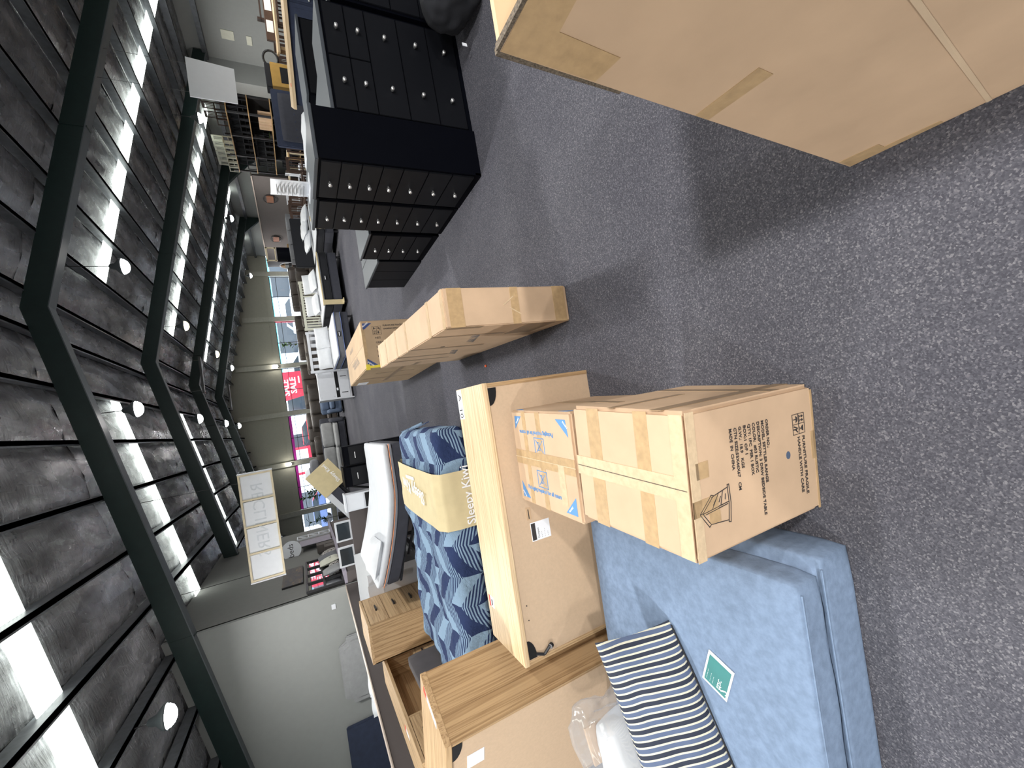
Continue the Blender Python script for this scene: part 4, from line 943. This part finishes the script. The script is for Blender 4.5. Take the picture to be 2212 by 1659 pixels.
# oval mirror and black drum on a low unit
t = thing('oval_mirror', 'oval standing mirror with a pale rim by the brown wall', 'mirror', (9.15, 24.6, 0), 0)
def oval(r, h, y0, y1): return MB().prism([(r*math.cos(k*math.pi/12), y0, .92+h*math.sin(k*math.pi/12)) for k in range(24)], (0, y1-y0, 0))
oval(.20, .58, 0, .05).build('frame', 'white_lacquer', t); oval(.165, .54, -.006, 0.001).build('mirror_face', 'mirror_glass', t); MB().box(-.15, .15, -.1, .2, 0, .36).build('foot', 'black_metal', t)
t = thing('drum_unit', 'black rounded drum cabinet standing beside the oval mirror', 'cabinet', (9.75, 24.6, 0), 0)
MB().cyl((0, 0, .1), (0, 0, 1.55), .38, n=24).build('drum', 'black_lacquer', t, False); MB().cyl((0, 0, 0), (0, 0, .1), .3, n=20).build('base', 'black_metal', t)
# hall shelf above
t = thing('wall_shelf', 'pale timber coat shelf on posts behind the drum cabinet', 'shelf', (10.1, 25.4, 0), 0)
for x_ in (-.35, .35): bx('post', 'pale_timber', t, x_-.03, x_+.03, 0, .06, 0, 2.1)
bx('rail', 'pale_timber', t, -.4, .4, 0, .08, 2.0, 2.08); bx('rail', 'pale_timber', t, -.4, .4, 0, .08, 1.6, 1.66)
t = couch('mustard yellow armchair under the first far window', 8.0, 26.2, .8, .8, 1.05, 1, 'mustard_wood', 'mustard_wood', name='armchair')
# potted plants by the windows
def plant(label, x, y, h, n, sp):
    t = thing('potted_plant', label, 'plant', (x, y, 0))
    MB().lathe([(0, 0), (.16, 0), (.2, .35), (.18, .35), (0, .3)], 14).build('pot', 'pot_dark', t)
    MB().tube([(0, 0, .3), (.02, 0, h*.6), (0, .02, h)], .015, 6).build('stem', 'pot_dark', t)
    r = random.Random(int(x*10))
    for i in range(n):
        a = r.uniform(0, 6.28); z = h*r.uniform(.45, 1.0); l = sp*r.uniform(.6, 1)
        d = Vector((math.cos(a), math.sin(a), .35)); s_ = Vector((-math.sin(a), math.cos(a), 0))*.06
        p = Vector((0, 0, z)); q = p+d*l*.5+Vector((0, 0, .05)); e = p+d*l-Vector((0, 0, .12*l))
        MB().add([p, q-s_, e, q+s_, q+Vector((0, 0, .01))], [(0, 1, 4), (1, 2, 4), (2, 3, 4), (3, 0, 4)]).build('leaf', 'green_leaf', t)
for x_, y_, h_, lab in ((-3.4, 26.5, 2.0, 'tall leafy plant by the pink-topped window'), (-3.0, 25.6, 1.7, 'bushy plant near the far window post'), (5.2, 26.2, 1.9, 'leafy plant behind the brown sofas'), (-4.6, 25.5, 1.8, 'broad-leaved plant at the left end of the far windows')):
    plant(lab, x_, y_, h_, 26, .55)

# ------------------------------------------------------------------ hanging signs
hs = thing('hanging_sign', 'hanging four-panel sign seen from its timber-framed back', 'sign', (-1.615, 10.0, 2.25), -.01)
for zz, hh in ((0, .035), (.565, .035)): bx('frame_rail', 'pale_timber', hs, -1.055, 1.055, -.03, .02, zz, zz+hh)
for xx_ in (-1.05, -.53, -.005, .52, 1.02): bx('frame_stile', 'pale_timber', hs, xx_, xx_+.035, -.028, .02, .03, .57)
for xx_ in (-1.03, -.51, .015, .54): bx('panel', 'white_paper', hs, xx_+.01, xx_+.49, .0, .012, .03, .57)
bx('edge_strip', 'white_lacquer', hs, 1.055, 1.08, -.035, .03, -.005, .605); bx('edge_strip', 'white_lacquer', hs, -1.08, -1.055, -.035, .03, -.005, .605)
text('RECLINERS', .30, (.85, -.001, .20), (-1, 0, 0), (0, 0, 1), hs, 'ink_ghost', align='LEFT', ext=.0004)
for xx_ in (-.9, .9): MB().cyl((xx_, 0, .6), (xx_, 0, roof(-1.6+xx_, ZT)-2.25), .006, n=5).build('wire', 'black_metal', hs)
wb_ = thing('hanging_board', 'blank white board hung below the roof in front of the racks', 'sign', (7.52, 9.75, 1.94), 0)
MB().prism([(-.40, -.012, .0), (.365, -.012, -.01), (.44, -.012, .82), (-.40, -.012, .82)], (0, .024, 0)).build('board', 'white_lacquer', wb_)
for xx_ in (-.3, .3): MB().cyl((xx_, 0, .8), (xx_, 0, roof(7.5, ZT)-1.94+.05), .004, n=5).build('wire', 'black_metal', wb_)

# ------------------------------------------------------------------ things on the grey side wall and its ledge
XS = XC
t = thing('wall_painting', 'dark abstract painting with an orange streak on the grey side wall', 'painting', (XS, 11.5, 2.0), 0)
bx('canvas', 'painting', t, .0, .04, -.62, .75, 0, .42); bx('canvas_edge', 'black_metal', t, -.0, .03, -.63, -.62, 0, .42)
t = thing('grid_mirror', 'black gridded window mirror leaning on the ledge of the grey side wall', 'mirror', (XS+.02, 11.2, 1.2), 0)
for y_ in (-1.15, -.6, 0, .55, 1.15): bx('glazing_bar', 'black_metal', t, 0, .05, y_-.025, y_+.025, 0, .72)
for z_ in (.0, .36, .70): bx('glazing_bar', 'black_metal', t, 0, .045, -1.15, 1.15, z_, z_+.04)
for y0, y1 in ((-1.12, -.63), (-.57, -.03), (.03, .52), (.58, 1.12)):
    for z0, z1 in ((.045, .355), (.405, .695)): bx('pane', 'mirror_glass', t, .008, .018, y0, y1, z0, z1)
CU = [('cream_lacquer', 'cream cushion printed with a number eight on the wall ledge', 11.55, .44), ('mid_grey_fabric', 'grey cushion behind the cream number cushion', 11.95, .46), ('light_grey_fabric', 'pale grey square cushion at the near end of the ledge', 10.75, .40), ('zebra_fur', 'black and white furry cushion on the wall ledge', 12.3, .36), ('zebra_fur', 'small furry cushion lying on the near end of the ledge', 11.05, .25)]
for mt, lab, y_, sz in CU:
    o = tag(link('cushion', pillow_mesh('cushion', mt, sz, sz, .13, .01, 2, 10)), lab, 'cushion'); o.location = (XS+.16, y_, 1.20+sz*.48); o.rotation_euler = (math.pi/2, 0, math.pi/2+.0); o.rotation_euler[0] = math.pi/2-.2
    if 'eight' in lab: text('8', .20, (-.06, -.07, .062), (1, 0, 0), (0, 1, 0), o, 'ink_black')
t = thing('round_sign', 'round white sign with black handwriting above the ledge', 'sign', (XS+.17, 13.6, 2.26), -1.2)
MB().cyl((-.02, 0, 0), (.02, 0, 0), .25, n=32).build('disc', 'white_lacquer', t); text('beds', .20, (.0215, -.2, -.05), (0, 1, 0), (0, 0, 1), t, 'ink_black')
MB().cyl((0, .0, -.25), (0, 0, -1.06), .02, n=8).build('stem', 'black_metal', t)
t = thing('lattice_rack', 'white lattice rack standing on the wall ledge', 'rack', (XS+.16, 14.9, 1.2), 0)
for z_ in (0, .3, .6, .9): bx('rail', 'white_lacquer', t, -.02, .02, -.2, .2, z_, z_+.03)
for y_ in (-.2, .2): bx('post', 'white_lacquer', t, -.02, .02, y_-.015, y_+.015, 0, .93)
for z_ in (.03, .33, .63): MB().tube([(0, -.2, z_), (0, .2, z_+.27)], .012, 6).build('diagonal', 'white_lacquer', t)
t = thing('display_panel', 'lavender display panel on the ledge beside the lattice rack', 'panel', (XS+.14, 14.1, 1.2), 0); bx('board', 'lavender', t, -.02, .02, -.35, .35, 0, .85, .003); bx('foot', 'wall_taupe', t, -.08, .08, -.3, .3, 0, .03)
for i, (y_, z_) in enumerate(((13.1, .4), (12.75, .22))):
    t = thing('storage_box', ('taller' if i == 0 else 'shorter')+' taupe storage box on the ledge by the lavender panel', 'box', (XS+.15, y_, 1.2), 0); bx('body', 'wall_brown', t, -.1, .1, -.15, .15, 0, z_, .004); bx('lid', 'wall_brown', t, -.105, .105, -.155, .155, z_, z_+.03, .004)
# framed pictures stacked on the low cross partition
for i, (x_, lab) in enumerate(((-1.72, 'small black picture in a white frame standing on the low partition'), (-2.15, 'white-framed dark picture beside the small framed picture'))):
    t = thing('framed_picture', lab, 'picture', (x_, 8.0, 1.07), 0); bx('frame', 'white_lacquer', t, -.17, .17, -.02, .02, 0, .26, .003); bx('print', 'glass_dark', t, -.14, .14, -.023, -.018, .03, .23)

# ------------------------------------------------------------------ bed bay behind the low partition
def bay_bed(x0, lab, head, hz, w):
    t = thing('bed', lab, 'bed', (x0, 7.65, 0)); bx('base', 'charcoal_fabric', t, 0, w, 0, 2.0, .1, .42, .02); soft('mattress', 'quilt_white', t, 0, w, 0, 2.0, .42, .70, .04, 0, 3, 6)
    if head == 'shaped':
        pts = [(0, .4), (0, hz-.16), (.10, hz-.15), (.16, hz), (w-.16, hz), (w-.10, hz-.15), (w, hz-.16), (w, .4)]
        MB().prism([(a_, 2.09, b_) for a_, b_ in pts], (0, .08, 0)).build('headboard', 'light_grey_fabric', t, bev=.02)
        pts2 = [(.10, .45), (.10, hz-.24), (.2, hz-.2), (.24, hz-.10), (w-.24, hz-.10), (w-.2, hz-.2), (w-.10, hz-.24), (w-.10, .45)]
        MB().prism([(a_, 2.06, b_) for a_, b_ in pts2], (0, .04, 0)).build('headboard_inset', 'light_grey_fabric', t, bev=.012)
    else: bx('headboard', 'navy_fabric', t, -.02, w+.6, 2.09, 2.18, .1, hz, .02); MB().cyl((.04, 2.085, hz-.05), (.04, 2.09, hz-.05), .02, n=10).build('corner_stud', 'silver_knob', t)
    return t
bay_bed(-5.55, 'bed with a pale shaped headboard against the light grey wall', 'shaped', 1.50, 1.35)
bay_bed(-7.95, 'bed with a tall navy headboard in the bed bay', 'navy', 1.56, 1.4)
for i, (x_, y_, z_) in enumerate(((-4.55, 8.6, .98), (-5.1, 8.9, .95), (-4.7, 9.1, .84))): pillow_at(PM, 'white pillow on the bed with the shaped headboard', (x_, y_, z_), (.5, .1, .5), 'pillows on the shaped bed')
for i, (x_, y_, z_) in enumerate(((-6.55, 8.5, 1.0), (-6.2, 7.9, .98), (-7.1, 8.8, .86))): pillow_at(PM, 'white pillow on the bed with the navy headboard', (x_, y_, z_), (.55, .15, .9), 'pillows on the navy bed')

# ------------------------------------------------------------------ right side: sideboard, tables and chairs
sd = thing('navy_sideboard', 'navy sideboard with a long pale timber top', 'sideboard', (6.75, 9.0, 0), -.68)
bx('body', 'navy_fabric', sd, 0, 2.2, 0, .62, .05, .88, .005); bx('top', 'oak_pale', sd, -.08, 2.28, -.08, .70, .88, .94, .004)
for i in range(4):
    d__ = bx('door', 'navy_fabric', sd, .02+i*.55, .53+i*.55, -.02, 0, .1, .85, .004); bx('door_panel', 'navy_fabric', d__, .09+i*.55, .46+i*.55, -.032, -.02, .18, .77, .004); knob(d__, (.06+i*.55, -.02, .5), (0, -1, 0), .02)
bx('sale_sticker', 'red_plastic', sd, .3, .36, .0, .1, .94, .945)
nb = thing('tufted_headboard', 'navy buttoned headboard standing behind the navy sideboard', 'headboard', (6.95, 10.75, 0), -.1)
bx('frame', 'navy_fabric', nb, 0, 1.35, 0, .1, 0, 1.27, .02); soft('padding', 'charcoal_fabric', nb, .12, 1.25, -.05, .02, .3, 1.14, .04, 0, 3, 6)
for i in range(6):
    for z_ in (.55, .82): MB().cyl((.22+i*.185, -.056, z_), (.22+i*.185, -.045, z_), .015, n=8).build('button', 'navy_fabric', nb)
t = thing('mustard_cabinet', 'mustard yellow timber cabinet with an open niche by the navy headboard', 'cabinet', (8.35, 10.6, 0), 0); bx('body', 'mustard_wood', t, 0, .6, 0, .4, 0, 1.2, .005); bx('niche', 'black_void', t, .1, .5, -.004, .002, .75, 1.0); bx('black_basket', 'black_fabric', t, .0, .6, .05, .3, 1.2, 1.32, .01)
t = thing('timber_table', 'oak table top standing in front of the dark chairs', 'table', (8.9, 10.2, 0), -.6); bx('table_top', 'oak_pale', t, 0, 1.7, 0, .8, .95, 1.0, .004)
for a_ in (.06, 1.58):
    for b_ in (.06, .68): bx('leg', 'timber', t, a_, a_+.06, b_, b_+.06, 0, .95)
def chair(name, mat, label, group):
    t = thing(name, label, 'chair', (0, 0, 0), 0, group)
    bx('seat', mat, t, -.21, .21, -.2, .2, .43, .47, .008)
    for a_ in (-.19, .19):
        bx('leg', mat, t, a_-.018, a_+.018, -.19, -.155, 0, .43); bx('leg', mat, t, a_-.018, a_+.018, .165, .2, 0, .95)
    br_ = bx('backrest', mat, t, -.19, .19, .172, .195, .85, .95)
    for a_ in (-.1, 0, .1): bx('slat', mat, br_, a_-.015, a_+.015, .178, .19, .47, .85)
    bx('stretcher', mat, t, -.19, .19, .17, .19, .2, .23)
    return t
LC = 'dark walnut dining chair in the cluster behind the navy sideboard'; GC = 'dark dining chairs behind the navy sideboard'
p0 = chair('dining_chair', 'dark_walnut', LC, GC); ppos = []
for i in range(16):
    ppos.append((9.6+(i % 4)*.62-.25*(i//4), 11.6+(i//4)*.62+(i % 4)*.1, 0 if i % 3 else .0, .3+.9*(i % 5)))
for i, (x_, y_, z_, r_) in enumerate(ppos):
    o = p0 if i == 0 else copy_tree(p0); o.location = (x_, y_, z_); o.rotation_euler = (0, 0, r_)
for i in range(10):
    o = copy_tree(p0); o.location = (8.5+(i % 2)*.65, 15.2+(i//2)*.72, .0); o.rotation_euler = (0, 0, 2.2+.7*i)
    o['label'] = 'dark walnut dining chair in the row below the storage racks'; o['group'] = 'dark dining chairs below the racks'
def dtable(lab, x, y, rz, mat, l=1.5):
    t = thing('dining_table', lab, 'table', (x, y, 0), rz); bx('table_top', mat, t, -l/2, l/2, -.42, .42, .72, .76, .004)
    for a_ in (-l/2+.08, l/2-.08):
        for b_ in (-.36, .36): bx('leg', mat, t, a_-.035, a_+.035, b_-.035, b_+.035, 0, .72)
dtable('oak dining table below the storage racks', 10.75, 16.3, 1.4, 'timber', 1.3); dtable('pale dining table among the dark chairs', 10.75, 18.1, 1.5, 'pale_timber', 1.3); dtable('walnut dining table by the brown wall', 10.75, 20.0, 1.5, 'dark_walnut', 1.3)
cc = chair('painted_chair', 'white_lacquer', 'white painted chair among the tables below the racks', 'white chairs below the racks')
for i, (x_, y_) in enumerate(((9.85, 16.6), (9.85, 17.6), (9.85, 18.9))):
    o = cc if i == 0 else copy_tree(cc); o.location = (x_, y_, 0); o.rotation_euler = (0, 0, 1.2+.8*i)
t = thing('gift_crate', 'dark walnut crate with white price cards on the oak table', 'crate', (9.9, 10.3, 1.0), -.6); bx('crate_body', 'dark_walnut', t, -.5, .4, -.05, .25, 0, .18, .004)
for x_ in (-.35, .05): bx('price_card', 'white_paper', t, x_, x_+.22, -.056, -.05, .02, .16)
t = thing('iron_ring', 'dark iron hoop standing by the walnut crate', 'ornament', (9.15, 10.75, 1.0), -.6)
MB().tube([(.16*math.cos(k*math.pi/10), 0, .16+.16*math.sin(k*math.pi/10)) for k in range(21)], .025, 8).build('hoop', 'black_metal', t)
t = thing('walnut_shelf', 'dark walnut slatted shelf rack against the right wall', 'shelf', (11.2, 11.2, 0), -.6)
for z_ in (.4, .8, 1.2): bx('shelf', 'dark_walnut', t, -.5, .5, -.2, .2, z_, z_+.03)
for x_ in (-.48, .48): bx('upright', 'dark_walnut', t, x_-.02, x_+.02, -.2, .2, 0, 1.3)
t = thing('green_bag', 'dusty green fabric bag on the oak table', 'bag', (10.3, 9.75, 1.0), .4); soft('bag', 'green_bag', t, -.3, .3, -.1, .1, 0, .2, .06, .01, 4, 6)
t = thing('pale_table', 'pale timber table with paper at the edge of the navy sideboard', 'table', (7.6, 6.4, 0), -.7); bx('table_top', 'pale_timber', t, 0, 1.4, 0, .7, .95, 1.08, .004); bx('table_body', 'dark_walnut', t, .05, 1.35, .05, .65, 0, .95); bx('price_card', 'white_paper', t, .1, .3, .1, .2, 1.08, 1.16)
t = thing('folded_linen', 'folded white sheet with a cream edge behind the tall chests', 'linen', (5.6, 8.8, .0), -.5); soft('sheet', 'white_fabric', t, -.7, .7, -.3, .3, .62, .86, .05, .03, 5, 8); bx('bed_base', 'charcoal_fabric', t, -.8, .8, -.4, .4, 0, .62, .02); soft('cream_edge', 'sand_fabric', t, -.82, -.68, -.3, .3, .6, .84, .05)

# storage racks with chairs along the right wall
rk = thing('storage_rack', 'long pallet rack stacked with dark chairs along the right wall', 'rack', (12.0, 16.55, 0), 0)
for y_ in (0, 1.3, 2.6, 3.7):
    for x_ in (-.25, .42): bx('upright', 'black_metal', rk, x_-.03, x_+.03, y_-.03, y_+.03, 0, 2.75)
for z_ in (.2, 1.15, 1.88, 2.56):
    bx('shelf', 'timber', rk, -.3, .45, -.05, 3.75, z_-.03, z_)
bx('back_board', 'black_void', rk, .46, .48, -.05, 3.75, 0, 2.6)
sc_ = 'dark dining chair stacked on the upper shelves of the pallet rack'; sg_ = 'dark chairs stacked on the pallet rack'
pc = chair('stacked_chair', 'black_fabric', sc_, sg_); first = True
for zi, z_ in enumerate((.2, 1.15, 1.88)):
    for i in range(10):
        for lay in (0, 1):
            if z_ == 1.15 and i < 4: continue
            o = pc if first else copy_tree(pc); first = False
            o.scale = (.8, .62, .70 if z_ < 1 else .68); o.rotation_euler = (0, 0, -math.pi/2)
            o.location = (11.88+.30*lay, 16.74+.36*i, z_)
            o['label'] = 'dark chair stored on the %s shelf of the pallet rack, in the %s row' % (('bottom', 'middle', 'upper')[zi], ('front', 'rear')[lay])
            o['group'] = 'dark chairs on the %s shelf, %s row' % (('bottom', 'middle', 'upper')[zi], ('front', 'rear')[lay])
for i in range(2):
    t = thing('shelf_box', 'pale brown box on the middle shelf of the pallet rack', 'box', (11.95, 16.95+.32*i, 1.15), 0, 'boxes on the rack'); bx('box_body', 'cardboard', t, -.15, .2, -.13, .13, 0, .42, .004); bx('tape', 'packing_tape', t, -.152, .202, -.02, .02, .1, .421)
wc = chair('white_chair', 'cream_lacquer', 'cream slatted chair standing on top of the pallet rack', 'cream chairs on top of the rack')
for i in range(6):
    o = wc if i == 0 else copy_tree(wc); o.location = (12.0, 18.75+.34*i, 2.56); o.rotation_euler = (0, 0, -math.pi/2); o.scale = (.75, .75, .75)
dk = copy_tree(p0); dk.location = (12.0, 16.9, 2.56); dk.scale = (.75,)*3; dk.rotation_euler = (0, 0, -1.5); dk['label'] = 'walnut chair standing on top of the pallet rack'; dk['group'] = 'walnut chairs on top of the rack'
dk = copy_tree(dk); dk.location = (12.0, 17.4, 2.56)
t = thing('rack_fern', 'small green fern on the lower shelf end of the pallet rack', 'plant', (11.9, 17.9, 1.15), 0)
for i in range(10):
    a = i*.63; MB().add([(0, 0, 0), (.1*math.cos(a)-.02, .1*math.sin(a), .12), (.2*math.cos(a), .2*math.sin(a), .08), (.1*math.cos(a)+.02, .1*math.sin(a)+.02, .12)], [(0, 1, 2, 3)]).build('frond', 'green_leaf', t)
MB().lathe([(0, 0), (.06, 0), (.08, .1), (0, .1)], 10).build('pot', 'pot_dark', t)
# round leather-strap mirrors on the brown wall
for i, (y_, z_) in enumerate(((23.7, 1.52), (28.6, 1.46))):
    t = thing('hoop_ornament', ('nearer' if i == 0 else 'farther')+' round hoop with a tan leather band on the brown wall', 'ornament', (XRW-.87, y_, z_), 0)
    MB().tube([(0, .42*math.cos(k*math.pi/14), .30*math.sin(k*math.pi/14)) for k in range(29)], .018, 6).build('hoop', 'black_metal', t)
    MB().box(-.02, .02, -.33, .33, -.16, .16).build('leather_band', 'tan_leather', t)

# ------------------------------------------------------------------ outside the far windows
struct(MB().box(-60, 70, YW+.3, 110, -.15, -.05).build('ground_street', 'asphalt'))
t = thing('street_shops', 'pale row of shop fronts across the street', 'building', (0, 62, -.05), 0)
bx('wall', 'shop_front', t, -45, 50, 0, 6, 0, 5.2)
for i in range(12):
    x_ = -42+i*7.6; bx('shop_window', 'glass_dark', t, x_, x_+4.4, -.06, 0, .5, 2.6)
bx('fascia', 'sign_teal', t, 8, 24, -.2, 0, 2.7, 4.4); bx('fascia', 'sign_red', t, -14, -3, -.2, 0, 3.0, 4.4)
t = thing('sale_banner', 'large red sale banner with white lettering outside the far windows', 'banner', (3.35, 37.5, 0), 0)
MB().prism([(0, 0, .5), (1.9, 0, .5), (1.9, 0, 2.6), (-.45, 0, 2.6)], (0, .05, 0)).build('banner', 'sign_red', t)
for x_ in (.1, 1.8): bx('post', 'black_metal', t, x_-.04, x_+.04, .05, .12, -.05, 2.7)
text('SALE', .62, (.0, -.004, 1.98), (1, 0, 0), (0, 0, 1), t, 'ink_white', bold=.015); text('SALE', .62, (.15, -.004, 1.45), (1, 0, 0), (0, 0, 1), t, 'ink_white', bold=.015); bx('small_print', 'ink_white', t, .95, 1.5, -.004, 0, 1.15, 1.25)
for i, (x_, w_, lab) in enumerate(((-3.0, 2.2, 'red-framed notice board outside the far windows'), (9.4, .5, 'narrow red banner outside the first far window'))):
    t = thing('notice_board', lab, 'sign', (x_, 38, 0), 0); bx('frame', 'sign_red', t, 0, w_, 0, .06, .9, 2.45); bx('post', 'black_metal', t, w_/2-.04, w_/2+.04, .06, .12, -.05, 2.4)
    if w_ > 1: bx('paper', 'white_paper', t, .2, w_-.2, -.006, 0, 1.25, 2.2)
def car(lab, x, y, mat, rz=0):
    t = thing('parked_car', lab, 'car', (x, y, -.05), rz)
    MB().prism([(-2.2, -.85, .35), (2.2, -.85, .35), (2.25, -.85, .75), (1.2, -.85, .95), (-2.1, -.85, .98)], (0, 1.7, 0)).build('body', mat, t, bev=.05)
    MB().prism([(-1.9, -.72, .95), (1.2, -.72, .93), (.5, -.68, 1.45), (-1.4, -.68, 1.48)], (0, 1.42, 0)).build('cabin', 'glass_dark', t, bev=.04)
    MB().prism([(-1.4, -.68, 1.46), (.5, -.68, 1.43), (.5, .68, 1.43), (-1.4, .68, 1.46)], (0, 0, .05)).build('roof', mat, t)
    for a_ in (-1.35, 1.35):
        for b_ in (-.86, .72): MB().cyl((a_, b_, .32), (a_, b_+.16, .32), .32, n=16).build('wheel', 'black_plastic', t)
for x_, y_, mt, lab in ((6.4, 44, 'car_silver', 'silver car parked outside the far windows'), (12.5, 46, 'street_white', 'white car parked beyond the silver car'), (-6.5, 44, 'car_blue', 'blue car parked outside the left far windows'), (.5, 50, 'car_red', 'red car on the street beyond the sale banner'), (-1.5, 45, 'street_white', 'white car parked behind the notice board')):
    car(lab, x_, y_, mt)
